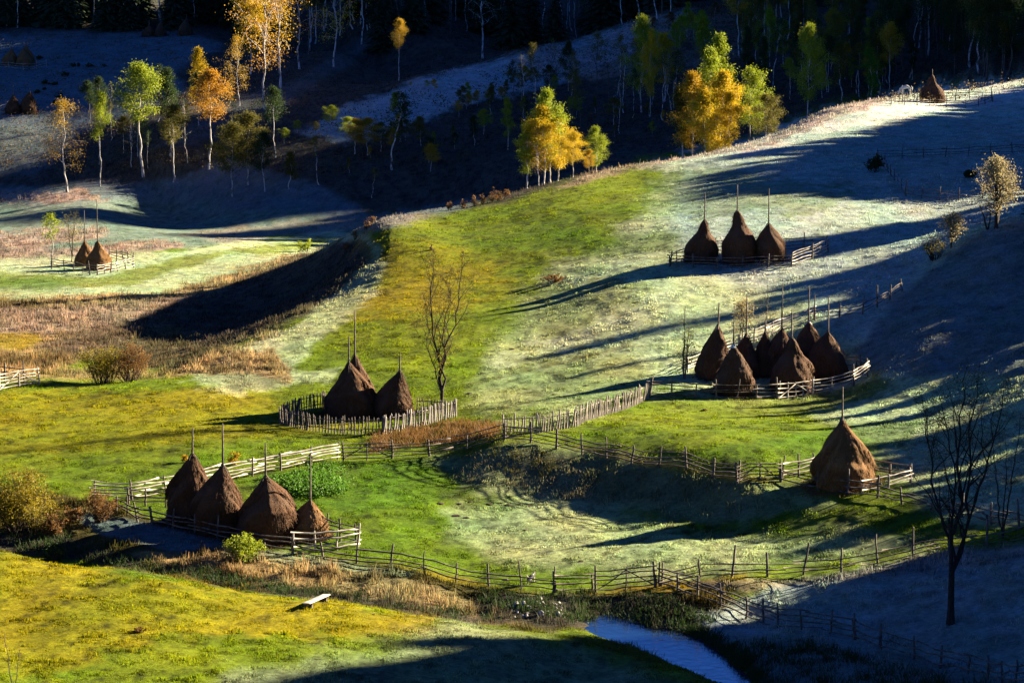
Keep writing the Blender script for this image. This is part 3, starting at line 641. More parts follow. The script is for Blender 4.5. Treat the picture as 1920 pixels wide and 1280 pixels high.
def rail_fence(label, pix, hs=(.3, .6, .9, 1.15), spacing=2.3, ph=1.35, pv=.2, mat=None, pmat=None, group='rail fences between the meadows', seed=0, name='rail_fence', lean=.05, rr=.045):
    rng = np.random.default_rng(400 + seed); mat = mat or WOOD_D; pmat = pmat or mat
    P = path_of(pix); r = empty(name, P[0], label, 'fence', group); Q = resample(P, spacing); base = np.array(P[0])
    for p in Q: add_post(r, p, ph + rng.normal(0, pv), pmat, rng, lean, rng.uniform(.9, 1.35))
    fine = np.array(resample(P, .8)) - base
    for k, h in enumerate(hs):
        m = MB(); i = 0
        # rails of a few metres each, overlapping at the posts, sagging and crooked
        while i < len(fine) - 1:
            j = min(len(fine) - 1, i + int(rng.integers(4, 8)))
            if len(fine) - 1 - j < 2: j = len(fine) - 1
            seg = fine[i:j + 1].copy(); n = len(seg); off = rng.normal(0, .05, 2)
            if n == 1: break
            seg[:, 2] += h + np.linspace(off[0], off[1], n) + rng.normal(0, .022, n) - .05 * np.sin(np.linspace(0, math.pi, n)); seg[:, :2] += rng.normal(0, .03, (n, 2)) + rng.normal(0, .04, 2)
            a = seg[0] + (seg[0] - seg[1]) * rng.uniform(.1, .4); b = seg[-1] + (seg[-1] - seg[-2]) * rng.uniform(.1, .4); seg = np.concatenate([[a], seg[1:-1], [b]]) if n > 2 else np.array([a, b])
            rad = rr * rng.uniform(.8, 1.2); m.tube(seg, np.linspace(rad * 1.1, rad * .8, len(seg)) if rng.random() < .5 else np.linspace(rad * .8, rad * 1.1, len(seg)), 6); i = j
        put('rail', m.mesh('rail', True), mat, r)
    return r
def gate(label, a, b, h=1.3, mat=None, n=5, seed=0, brace=True, group='wooden field gates', mid=1):
    rng = np.random.default_rng(500 + seed); mat = mat or WOOD_D; A, B = at(*a), at(*b); r = empty('field_gate', A, label, 'gate', group); d = np.array(B - A); L = np.linalg.norm(d)
    for t in [0, 1] + [k / (mid + 1) for k in range(1, mid + 1)]:
        p = np.array(A) + d * t; p[2] = ground_z(p[0], p[1]); add_post(r, p, h * (1.15 if t in (0, 1) else 1.05) + rng.normal(0, .06), mat, rng, .03, 1.3 if t in (0, 1) else .9)
    def y(t):
        p = np.array(A) + d * t; return np.array([p[0], p[1], ground_z(p[0], p[1])]) - np.array(A)
    for k in range(n):
        hh = .16 + (h - .2) * k / (n - 1); m = MB(); m.tube([y(t) + np.array([0, -.05, hh + rng.normal(0, .02)]) for t in (-.03, .25, .5, .75, 1.03)], .042, 6); put('rail', m.mesh('rail', True), mat, r)
    if brace:
        for t0, t1 in ((.04, .5), (.96, .5)):
            m = MB(); m.tube([y(t0) + np.array([0, -.1, .2]), y((t0 + t1) / 2) + np.array([0, -.1, .2 + (h - .3) * .5]), y(t1) + np.array([0, -.1, h - .1])], .04, 6); put('brace', m.mesh('brace', True), mat, r)
    return r
def picket_fence(label, pix, h=1.35, gap=.24, mat=None, seed=0, lean=.07, group='picket fences', hv=.09):
    rng = np.random.default_rng(600 + seed); mat = mat or WOOD_D; P = path_of(pix); r = empty('picket_fence', P[0], label, 'fence', group); base = np.array(P[0])
    Q = resample(P, gap); stuff = len(Q) > 100
    for p in Q:
        o = put('picket', PICK[rng.integers(0, 5)], None, r)
        if not o.data.materials: o.data.materials.append(WOOD_D)
        o.material_slots[0].link = 'OBJECT'; o.material_slots[0].material = mat
        o.location = Vector(p) - r.location; o.scale = (1, 1, h * rng.uniform(1 - hv, 1 + hv)); o.rotation_euler = (rng.normal(0, .04), rng.normal(.04, lean), 0)
    fine = np.array(resample(P, 1.0)) - base
    for hh in (.35, h * .78):
        m = MB(); s = fine.copy(); s[:, 2] += hh + rng.normal(0, .02, len(s)); s[:, 1] += .08; m.tube(s, .038, 5); put('rail', m.mesh('rail', True), mat, r)
    for p in resample(P, 3.0): add_post(r, np.array(p) + np.array([0, .12, 0]), h * 1.0, mat, rng, .03)
    return r
def fences():
    rf = rail_fence
    rf('long pale rail fence running behind the front row of haystacks', [(178, 936), (240, 938), (312, 925), (440, 900), (520, 884), (634, 863)], (.25, .5, .75, 1.0, 1.2), 2.6, 1.35, .08, WOOD_P, WOOD_D, seed=1)
    gate('dark braced gate between the pale fence and the fence under the picket pen', (642, 866), (733, 862), 1.25, seed=2, n=5)
    rf('dark rail fence climbing from the braced gate to the bank top', [(735, 862), (800, 858), (842, 851), (905, 836), (944, 826)], (.2, .5, .8, 1.1), 2.6, 1.3, .1, seed=3)
    rf('dark rail fence along the top of the shaded bank', [(946, 828), (1000, 832), (1075, 851), (1160, 863), (1280, 879), (1385, 899)], (.2, .5, .8, 1.08), 2.3, 1.45, .15, seed=4)
    gate('dark braced gate left of the lone haystack pen', (1384, 904), (1463, 901), 1.2, seed=5)
    rf('pale rails at the back left of the lone haystack pen', [(1466, 897), (1500, 891), (1530, 884)], (.25, .55, .85, 1.15), 1.9, 1.45, .1, WOOD_P, WOOD_D, seed=6)
    rf('long dark fence passing in front of the lone haystack down to the right edge', [(1465, 902), (1515, 912), (1560, 920), (1640, 932), (1690, 946), (1750, 960), (1812, 973), (1900, 990), (1960, 1000)], (.25, .55, .9), 3.0, 1.5, .2, seed=7)
    rf('pale rails closing the right side of the lone haystack pen', [(1618, 927), (1665, 914), (1708, 901)], (.2, .5, .85), 2.6, 1.1, .15, WOOD_P, seed=8)
    rf('dark rails at the back right of the lone haystack pen', [(1632, 886), (1670, 893), (1706, 899)], (.4, .7, 1.0), 1.6, 1.35, .25, seed=9)
    rf('low dark fence in front of the front row of haystacks', [(218, 955), (267, 978), (307, 988), (420, 1013), (548, 1034)], (.3, .6, .9), 2.0, 1.1, .2, seed=10)
    rf('dark rails joining the pale fence to the front row of haystacks', [(241, 942), (275, 946), (312, 948)], (.3, .65, 1.0), 1.3, 1.2, .2, seed=11)
    rf('pale log rails round the smallest front haystack', [(549, 1036), (590, 1032), (632, 1028), (671, 1022)], (.22, .5, .85, 1.25), 1.7, 1.35, .1, WOOD_P, WOOD_P, seed=12, rr=.055)
    rf('dark rails behind the smallest front haystack', [(612, 1006), (640, 1014), (669, 1020)], (.3, .6, .9, 1.2), 1.2, 1.45, .15, seed=13)
    rf('crooked dark fence along the creek below the green paddock', [(549, 1036), (620, 1047), (700, 1057), (790, 1072), (930, 1099), (1038, 1112)], (.2, .5, .82), 2.3, 1.35, .3, seed=14, lean=.09)
    rf('short dark fence between the creek corner post and the braced paddock gate', [(1041, 1112), (1075, 1110), (1110, 1109)], (.15, .5, .8, 1.1), 2.1, 1.3, .15, seed=15)
    gate('dark braced gate at the lower edge of the green paddock', (1117, 1110), (1229, 1101), 1.35, seed=16)
    rf('dark fence dropping from the paddock corner into the shade along the creek', [(1238, 1099), (1273, 1110), (1310, 1121), (1343, 1133), (1380, 1147), (1416, 1163), (1460, 1174), (1507, 1180), (1552, 1185), (1602, 1197)], (.2, .5, .8, 1.1), 1.9, 1.4, .12, seed=17)
    rf('dark fence running in the shade below the large bare tree', [(1603, 1197), (1653, 1214), (1712, 1231), (1760, 1246), (1840, 1266), (1930, 1290)], (.3, .65, 1.0), 2.6, 1.3, .12, seed=18)
    rf('fence of tall crooked posts along the right of the green paddock', [(1241, 1099), (1313, 1085), (1380, 1084), (1450, 1081), (1507, 1076), (1582, 1068), (1652, 1056), (1743, 1037), (1827, 1029), (1925, 1014)], (.25, .5, .78), 2.4, 1.65, .25, seed=19, lean=.09, rr=.04)
    gate('pale braced gate at the left edge', (0, 731), (72, 721), 1.35, WOOD_P, 5, seed=20)
    rf('dark rails behind the pale gate at the left edge', [(-20, 716), (20, 718), (45, 719)], (.5, .9, 1.3), 1.8, 1.6, .2, seed=21)
    picket_fence('dark shaded picket fence at the front of the picket pen', [(526, 796), (575, 806), (640, 812), (717, 813)], 1.35, .26, seed=22)
    picket_fence('pale sunlit picket fence at the right of the picket pen', [(719, 813), (790, 801), (855, 784)], 1.45, .25, WOOD_P, seed=23, lean=.05)
    picket_fence('dark pickets at the back left of the picket pen', [(528, 793), (560, 777), (608, 767)], 1.35, .26, seed=24)
    picket_fence('dark pickets behind the forked tree in the picket pen', [(782, 776), (820, 777), (852, 781)], 1.2, .28, seed=25)
    picket_fence('long leaning picket fence climbing towards the crowded pen', [(944, 814), (1010, 812), (1080, 800), (1130, 783), (1180, 765), (1215, 748)], 1.35, .27, mat_noise('grey_wood', (.12, .10, .085), (.32, .29, .25), 3.0), seed=26, lean=.09, hv=.15)
    rf('dark rails along the front left of the crowded pen', [(1218, 743), (1270, 744), (1330, 747), (1400, 747), (1457, 746)], (.2, .5, .8, 1.15), 1.7, 1.4, .2, seed=27)
    gate('pale gate at the front of the crowded pen', (1460, 746), (1522, 738), 1.25, WOOD_P, 4, seed=28, brace=True, mid=3)
    rf('pale braced rails right of the pale gate of the crowded pen', [(1526, 737), (1560, 731), (1600, 723)], (.15, .4, .65, .9, 1.2), 1.7, 1.35, .12, WOOD_P, seed=29)
    rf('pale rails closing the right end of the crowded pen', [(1601, 724), (1615, 715), (1627, 706)], (.2, .5, .8, 1.1, 1.3), 1.6, 1.5, .1, WOOD_P, WOOD_D, seed=30)
    rf('dark rails at the back right of the crowded pen', [(1584, 694), (1605, 694), (1625, 700)], (.5, .9, 1.2), 1.3, 1.5, .3, seed=31)
    rf('pale rails rising behind the crowded pen', [(1290, 700), (1340, 672), (1400, 646), (1440, 632), (1470, 621), (1500, 611), (1526, 601)], (.3, .6, .9, 1.15), 2.6, 1.2, .1, WOOD_P, WOOD_P, seed=32)
    rf('shaded rails curving to the foot of the right hill', [(1527, 602), (1560, 598), (1612, 591), (1655, 568), (1690, 546)], (.3, .6, .9), 2.0, 1.5, .3, seed=33)
    rf('dark rails along the front of the pen of three', [(1255, 499), (1330, 502), (1410, 501), (1484, 499)], (.2, .5, .8, 1.1), 2.2, 1.2, .1, seed=34)
    rf('pale rails closing the right of the pen of three', [(1485, 498), (1520, 486), (1552, 473)], (.25, .5, .8, 1.1, 1.3), 3.0, 1.3, .1, WOOD_P, WOOD_D, seed=35)
    rf('dark rails at the back of the pen of three', [(1340, 474), (1472, 471), (1548, 468)], (.3, .6, .95, 1.25), 2.2, 1.5, .15, seed=36)
    rf('short rails at the left of the pen of three', [(1255, 498), (1268, 493), (1284, 488)], (.3, .6, .95, 1.25), 1.4, 1.4, .1, seed=37)
    rf('rails round the left and front of the far left valley pen', [(97, 505), (120, 507), (156, 512), (182, 517)], (.3, .65, 1.0, 1.3), 2.2, 1.6, .2, seed=38)
    rf('pale rails at the right of the far left valley pen', [(183, 517), (226, 506), (251, 501)], (.3, .65, 1.0, 1.3), 2.8, 1.6, .1, WOOD_P, WOOD_D, seed=39)
    rf('dark rails at the back of the far left valley pen', [(205, 490), (230, 494), (250, 499)], (.4, .8, 1.2, 1.5), 1.8, 1.8, .15, seed=40)
    rf('rails round the front of the hilltop pen near the white horse', [(1670, 200), (1699, 200), (1751, 200), (1827, 200), (1861, 191)], (.3, .7, 1.05), 3.0, 1.6, .3, seed=41)
    rf('rails at the back of the hilltop pen near the white horse', [(1765, 187), (1800, 186), (1830, 186), (1860, 189)], (.4, .8, 1.2), 2.4, 1.7, .3, seed=42)
    rf('rails at the back left of the hilltop pen near the white horse', [(1671, 198), (1695, 193), (1725, 190)], (.4, .8), 2.4, 1.6, .3, seed=43)
    rf('long shaded fence across the upper right slope', [(1646, 297), (1690, 297), (1765, 293), (1850, 289), (1940, 285)], (.35, .7, 1.05), 3.2, 1.4, .2, seed=44)
    rf('thin frosted rails running down the upper right slope', [(1648, 300), (1672, 332), (1697, 364)], (.4, .8), 4.0, 1.2, .2, WOOD_P, WOOD_D, seed=45)
    rf('shaded fence behind the round crowned tree at the right', [(1698, 367), (1752, 373), (1806, 375), (1860, 373), (1935, 369)], (.3, .65, 1.0), 2.6, 1.5, .2, seed=46)
    rf('frosted rails of the upper left sunlit pen', [(-10, 128), (30, 130), (62, 130), (88, 125)], (.35, .8, 1.25), 3.0, 1.5, .2, WOOD_P, seed=47)
    rf('shaded rails beside the pair on the hump at the left edge', [(-12, 214), (0, 209), (14, 204)], (.5, 1.0), 3.0, 1.3, .2, WOOD_P, seed=48)
# ------------------------------------------------------------------ birches and bushes
def birch_protos():
    sp = {'full': dict(first=.22, nb=30, blen=.25, ang=(30, 55), n=13000, sz=.14, spr=.30), 'narrow': dict(first=.25, nb=26, blen=.15, ang=(25, 45), n=9500, sz=.13, spr=.24),
          'high': dict(first=.5, nb=22, blen=.2, ang=(30, 60), n=8000, sz=.13, spr=.28), 'open': dict(first=.25, nb=24, blen=.30, ang=(30, 65), n=2800, sz=.13, spr=.36, sub=5),
          'thin': dict(first=.55, nb=12, blen=.13, ang=(30, 60), n=1700, sz=.13, spr=.26), 'bare': dict(first=.3, nb=16, blen=.16, ang=(35, 70), n=120, sz=.2, spr=.2, sub=4),
          'round': dict(first=.3, nb=26, blen=.30, ang=(35, 75), n=12500, sz=.14, spr=.34)}
    out = {}
    for k, (nm, q) in enumerate(sp.items()):
        L = []
        for v in range(2):
            rng = np.random.default_rng(700 + k * 7 + v)
            mb, pts = grow_tree(700 + k * 7 + v, 10.0, .078 if nm not in ('thin', 'bare') else .06, first=q['first'], nb=q['nb'], ang=q['ang'], blen=q['blen'], sub=q.get('sub', 3), wander=.03 if nm in ('full', 'narrow', 'high', 'round') else .045, twig=.014)
            L.append((mb.mesh('birch_trunk', True), crown_mesh('birch_crown', pts, q['n'], q['sz'], q['spr'], rng)))
        out[nm] = L
    return out
BIRCH = birch_protos()
def birch(kind, px, pyb, pyt, leaf, label, D=None, wide=1.0, group=None, v=None, bark=None, base=None, lean=0.0, name='birch_tree'):
    p = base if base is not None else (at(px, pyb) if D is None else on(px, D))
    if base is None and D is not None: pyb = proj(np.array(p.x), np.array(p.y), np.array(p.z))[1]
    H = max(1.0, (pyb - pyt) * p.y / F * 1.01); t, c = BIRCH[kind][random.randrange(2) if v is None else v]; s = H / 10
    r = empty(name, p, label, 'tree', group, random.random() * 6.28, (s * wide, s * wide, s)); r.rotation_euler = (random.gauss(0, .02), lean, r.rotation_euler[2])
    a = put('trunk', t, None, r)
    if not t.materials: t.materials.append(BARK_W)
    a.material_slots[0].link = 'OBJECT'; a.material_slots[0].material = bark or BARK_W
    b = put('crown', c, None, r)
    if not c.materials: c.materials.append(LEAF['lime'])
    b.material_slots[0].link = 'OBJECT'; b.material_slots[0].material = LEAF[leaf]
    return r
def trees():
    G1 = 'birches of the clump on the meadow crest'
    for kind, px, D, pyt, lf, w, lab in [
      ('full', 1033, 361, 173, 'lime', .95, 'tallest birch of the crest clump, green at the top'), ('full', 1018, 359, 202, 'yellow', 1.25, 'golden birch left of the tallest one in the crest clump'),
      ('open', 1008, 357, 248, 'gold', 1.1, 'leaning birch with thin leaves at the left of the crest clump'), ('round', 1074, 356, 250, 'yellow', 1.1, 'short crooked golden birch at the right of the crest clump'),
      ('full', 1046, 363, 225, 'yellow', 1.2, 'broad golden birch at the back of the crest clump'), ('narrow', 990, 360, 236, 'lime', 1.5, 'small yellow green birch at the left edge of the crest clump')]:
        birch(kind, px, 0, pyt, lf, lab, D=D, wide=w, group=G1)
    birch('full', 1118, 0, 240, 'lime', 'small dense green birch just right of the crest clump', D=372, wide=1.15)
    birch('round', 1104, 0, 282, 'gold', 'low golden birch bush between the crest clump and the small green birch', D=366)
    G2 = 'birches of the bright group above the crest'
    for kind, px, D, pyt, lf, w, lab in [
      ('full', 1322, 470, 98, 'lime', .8, 'tallest yellow green birch of the bright group above the crest'), ('full', 1348, 462, 138, 'yellow', 1.1, 'glowing yellow birch at the right of the bright group'),
      ('full', 1300, 466, 140, 'gold', 1.0, 'golden birch at the left of the bright group'), ('narrow', 1335, 476, 70, 'lime', 1.0, 'slim yellow green birch behind the bright group'),
      ('full', 1364, 460, 176, 'yellow', .9, 'shorter yellow birch at the right edge of the bright group'), ('full', 1316, 458, 170, 'yellow', 1.0, 'yellow birch in the front middle of the bright group'),
      ('narrow', 1275, 470, 165, 'olive', 1.3, 'shaded olive birch at the left foot of the bright group')]:
        birch(kind, px, 0, pyt, lf, lab, D=D, wide=w, group=G2)
    for kind, px, D, pyt, lf, w, lab in [
      ('narrow', 1312, 545, 33, 'lime', 1.4, 'yellow green birch rising behind the bright group'), ('full', 1200, 522, 36, 'lime', .85, 'bright green birch standing on the frosted spur'),
      ('narrow', 1241, 530, 66, 'yellow', 1.4, 'small yellow birch beside the bright green one on the spur'), ('full', 1215, 518, 62, 'yellow', .6, 'low golden birch at the foot of the bright green one on the spur'),
      ('narrow', 1396, 560, 48, 'lime', 1.2, 'little green birch between the bright group and the tall lime one'), ('full', 1437, 555, 20, 'lime', .75, 'tall lime birch on the upper slope'),
      ('full', 1507, 500, 53, 'lime', .8, 'big egg shaped green and gold birch in the right wood'), ('round', 1400, 470, 134, 'lime', .9, 'loose young birch right of the bright group'),
      ('round', 1430, 462, 181, 'olive', 1.1, 'low olive birch right of the loose young one'), ('narrow', 1570, 515, 80, 'olive', 1.2, 'thin green birch right of the big egg shaped one'),
      ('narrow', 1622, 505, 93, 'green', 1.3, 'dark green cone shaped birch in the right wood'), ('high', 1656, 520, 48, 'gold', .9, 'slender birch with a tan crown in the right wood'),
      ('narrow', 1700, 530, 80, 'dark', 1.2, 'dim green birch above the white horse'), ('full', 1064, 545, 80, 'dark', .8, 'dark round crowned tree on a bare trunk on the frosted spur'),
      ('high', 750, 555, 40, 'gold', .8, 'slender gold topped birch below the upper spur'), ('high', 275, 490, 125, 'lime', 1.25, 'big green crowned birch on the left slope'),
      ('high', 396, 490, 136, 'orange', 1.2, 'bright orange birch with two pale trunks'), ('narrow', 384, 520, 93, 'yellow', 1.3, 'yellow birch rising behind the orange one'),
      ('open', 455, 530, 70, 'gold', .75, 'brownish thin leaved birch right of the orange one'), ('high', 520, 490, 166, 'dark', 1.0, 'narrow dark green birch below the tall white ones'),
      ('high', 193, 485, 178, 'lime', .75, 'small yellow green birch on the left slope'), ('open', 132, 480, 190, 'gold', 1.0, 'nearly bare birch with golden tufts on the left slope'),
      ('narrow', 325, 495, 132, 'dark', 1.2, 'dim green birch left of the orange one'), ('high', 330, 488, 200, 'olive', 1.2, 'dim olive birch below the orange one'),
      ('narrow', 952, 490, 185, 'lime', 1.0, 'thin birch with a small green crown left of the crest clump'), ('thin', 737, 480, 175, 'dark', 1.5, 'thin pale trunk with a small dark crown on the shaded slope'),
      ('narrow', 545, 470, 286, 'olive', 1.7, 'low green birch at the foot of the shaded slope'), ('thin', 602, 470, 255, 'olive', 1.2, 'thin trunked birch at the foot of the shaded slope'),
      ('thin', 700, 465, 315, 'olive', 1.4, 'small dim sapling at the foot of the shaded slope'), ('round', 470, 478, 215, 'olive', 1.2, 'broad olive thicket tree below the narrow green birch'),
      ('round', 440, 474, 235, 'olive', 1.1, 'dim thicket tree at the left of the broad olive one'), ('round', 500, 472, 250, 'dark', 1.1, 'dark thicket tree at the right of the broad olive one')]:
        birch(kind, px, 0, pyt, lf, lab, D=D, wide=w)
    G3 = 'tall white birches at the top of the picture'
    for px, pyb, pyt, k, lf, lab in [(497, 205, -40, 'open', 'orange', 'tall white birch with orange leaves left of the forked one'), (525, 166, -90, 'open', 'gold', 'tallest white birch with wide open branches'),
      (562, 130, -50, 'open', 'orange', 'white birch right of the one with wide open branches'), (470, 140, -25, 'full', 'yellow', 'yellow leaved birch behind the tall white ones'),
      (625, 125, -60, 'open', 'yellow', 'yellow topped birch at the head of the gully'), (905, 108, -90, 'open', 'dark', 'stout white trunk with a long side branch on the upper spur')]:
        birch(k, px, pyb, pyt, lf, lab, wide=.95, group=G3)
    # saplings and bushes on the frosted spur and its shaded face
    for px, pyb, pyt, lf in [(665, 290, 226, 'gold'), (690, 292, 224, 'gold'), (715, 285, 232, 'olive'), (652, 268, 222, 'lime'), (735, 262, 230, 'olive'), (760, 262, 224, 'olive'), (533, 268, 240, 'lime'), (558, 250, 226, 'lime'), (622, 245, 200, 'lime'),
                             (590, 255, 230, 'olive'), (875, 205, 177, 'gold'), (895, 200, 172, 'gold'), (915, 195, 170, 'gold'), (940, 190, 166, 'gold'), (815, 172, 150, 'gold'), (800, 168, 152, 'lime'), (960, 165, 132, 'olive'), (985, 160, 125, 'gold'),
                             (1000, 165, 128, 'olive'), (1030, 172, 125, 'dark'), (975, 175, 140, 'dark'), (770, 165, 155, 'gold'), (1275, 90, 60, 'rust'), (1260, 60, 25, 'rust'), (1290, 55, 20, 'gold'), (1225, 60, 35, 'rust'), (1255, 110, 75, 'gold'),
                             (1340, 40, 5, 'rust'), (1420, 30, -5, 'rust'), (1445, 45, 8, 'gold'), (1385, 35, 10, 'rust')]:
        birch('round' if pyb > 180 else 'full', px, pyb, pyt, lf, 'small leafy birch sapling on the spur and its shaded face', wide=1.6, group='saplings on the spur', name='small_birch')
    RS = random.Random(23)
    for i in range(46):
        px = RS.uniform(640, 1270); pyb = RS.uniform(215, 330) - .16 * max(0, px - 760); birch(RS.choice(['full', 'round', 'narrow', 'narrow']), px, pyb, pyb - RS.uniform(22, 55), RS.choice(['olive', 'olive', 'lime', 'gold', 'dark']), 'young birch scattered over the shaded face of the spur', wide=1.4, group='young birches on the shaded face of the spur', name='small_birch')
    for i in range(34):
        px = RS.uniform(1240, 1660); pyb = RS.uniform(70, 190); birch(RS.choice(['full', 'narrow', 'narrow', 'high']), px, pyb, pyb - RS.uniform(40, 85), RS.choice(['olive', 'lime', 'lime', 'gold', 'dark']), 'slim young birch of the mixed wood above the crest', wide=1.15, group='young birches above the crest', name='small_birch')
    # thin trunks of the shaded woods
    R2 = random.Random(11)
    def grove(n, x0, x1, y0, y1, hh, kinds, leaves, label, group, slope=0.0, wb=.55, name='birch_tree'):
        for i in range(n):
            px = R2.uniform(x0, x1); pyb = R2.uniform(y0, y1) + slope * (px - x0); p = at(px, pyb)
            H = R2.uniform(*hh); k = R2.choice(kinds); pt = pyb - H * F / p.y
            birch(k, px, pyb, pt, R2.choice(leaves), label, group=group, wide=R2.uniform(.8, 1.2), bark=BARK_W if R2.random() < wb else BARK_G, name=name)
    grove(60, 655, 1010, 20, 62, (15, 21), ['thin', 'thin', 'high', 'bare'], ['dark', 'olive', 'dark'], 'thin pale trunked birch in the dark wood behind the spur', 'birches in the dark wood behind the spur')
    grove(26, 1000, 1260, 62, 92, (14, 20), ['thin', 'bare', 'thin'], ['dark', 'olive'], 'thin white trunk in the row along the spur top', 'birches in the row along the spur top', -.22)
    grove(26, 960, 1270, 205, 290, (8, 13), ['thin', 'thin', 'bare'], ['dark', 'olive'], 'thin pale birch on the shaded face of the spur', 'thin trunks on the shaded face of the spur', -.2, name='small_birch')  # grown thin birches, sharing the object name of the saplings
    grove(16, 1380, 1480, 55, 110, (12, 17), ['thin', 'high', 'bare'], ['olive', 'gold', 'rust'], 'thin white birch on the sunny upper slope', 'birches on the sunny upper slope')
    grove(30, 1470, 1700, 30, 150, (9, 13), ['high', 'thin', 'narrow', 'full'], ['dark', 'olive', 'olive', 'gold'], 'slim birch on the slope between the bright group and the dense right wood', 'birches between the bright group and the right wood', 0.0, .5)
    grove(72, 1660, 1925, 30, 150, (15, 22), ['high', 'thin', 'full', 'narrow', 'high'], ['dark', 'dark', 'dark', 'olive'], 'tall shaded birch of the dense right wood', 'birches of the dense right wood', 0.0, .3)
    grove(20, 1400, 1680, 150, 185, (9, 14), ['high', 'thin', 'narrow'], ['dark', 'dark', 'olive'], 'shaded birch at the lower edge of the right wood', 'birches at the lower edge of the right wood', name='small_birch')
    grove(20, 150, 440, 225, 320, (6, 11), ['thin', 'bare', 'bare', 'high'], ['dark', 'olive'], 'thin dim birch on the shaded left slope', 'thin birches on the shaded left slope', name='small_birch')
    grove(12, 560, 690, 30, 110, (14, 20), ['thin', 'high', 'high'], ['dark', 'gold', 'olive'], 'pale trunked birch in the gully wood', 'birches in the gully wood')
    for i in range(75):
        px = R2.uniform(-20, 450); pyb = R2.uniform(20, 58); p = at(px, pyb)
        if R2.random() < .6: spruce(p, R2.uniform(13, 20), 'dark spruce of the wood above the upper left field', 'spruces above the upper left field', wide=1.2)
        else: birch('high', px, pyb, pyb - R2.uniform(13, 18) * F / p.y, 'dark', 'dim birch of the wood above the upper left field', group='birches above the upper left field')
    for i in range(60):
        px = R2.uniform(450, 1920); D = R2.uniform(640, 740); p = on(px, D)
        spruce(p, R2.uniform(14, 22), 'black spruce at the very back of the hill wood', 'spruces at the back of the hill wood', wide=1.3)
# ------------------------------------------------------------------ single trees and bushes
def lone_tree(px, pyb, pyt, label, seed, r0, trunks, leaf, n, sz, spr, bark, D=None, name='bare_tree', cat='tree', **kw):
    p = at(px, pyb) if D is None else on(px, D); H = (pyb - pyt) * p.y / F * 1.01
    mb, pts = grow_tree(seed, H, r0, trunks, **kw); r = empty(name, p, label, cat)
    put('trunk', mb.mesh('trunk', True), bark, r)
    if n: put('crown', crown_mesh('crown', pts[pts[:, 2] > H * kw.get('first', .3)] if False else pts, n, sz, spr, np.random.default_rng(seed)), LEAF[leaf], r)
    return r
def shrub(px, pyb, pyt, wpx, leaf, label, seed, n=2600, sz=.13, ns=26, bark=None, low=.0, name='shrub', D=None, group=None, twig=.012, dome=.5):
    """many stems from one foot, leaves in an uneven dome"""
    p = at(px, pyb) if D is None else on(px, D); sc = p.y / F; H = (pyb - pyt) * sc; Wd = wpx * sc; rng = np.random.default_rng(seed); mb = MB(); pts = []
    for i in range(ns):
        a = rng.random() * 6.283; rr = Wd * .5 * math.sqrt(rng.random()); h = H * (1 - dome * (2 * rr / Wd) ** 2) * rng.uniform(.75, 1.05)
        b = np.array([math.cos(a) * rr * .35, math.sin(a) * rr * .35, -.1]); e = np.array([math.cos(a) * rr, math.sin(a) * rr, h])
        m = (b + e) / 2 + rng.normal(0, .08 * H, 3); q = np.array([b, (b + m) / 2 + rng.normal(0, .02 * H, 3), m, (m + e) / 2 + rng.normal(0, .03 * H, 3), e]); mb.tube(q, np.linspace(.035, twig * .6, 5) * min(1, H / 2.5) + .004, 4, cap=False)
        for s in range(5):
            t = rng.uniform(.35, 1); k = min(3, int(t * 4)); o = q[k] + (q[k + 1] - q[k]) * (t * 4 - k); d = rng.normal(0, 1, 3) * np.array([1, 1, .5]) + np.array([0, 0, .5]); e2 = o + d / np.linalg.norm(d) * H * rng.uniform(.08, .2)
            mb.tube([o, (o + e2) / 2 + rng.normal(0, .02 * H, 3), e2], [twig * .7, twig * .5, twig * .3], 3, cap=False); pts += [(o + e2) / 2, e2]
    pts = np.array(pts); pts = pts[pts[:, 2] > low * H]
    r = empty(name, p, label, 'shrub', group); put('stems', mb.mesh('stems', True), bark or BARK_D, r)
    if n: put('leaves', crown_mesh('leaves', pts, n, sz, H * .06, rng), LEAF[leaf], r)
    return r
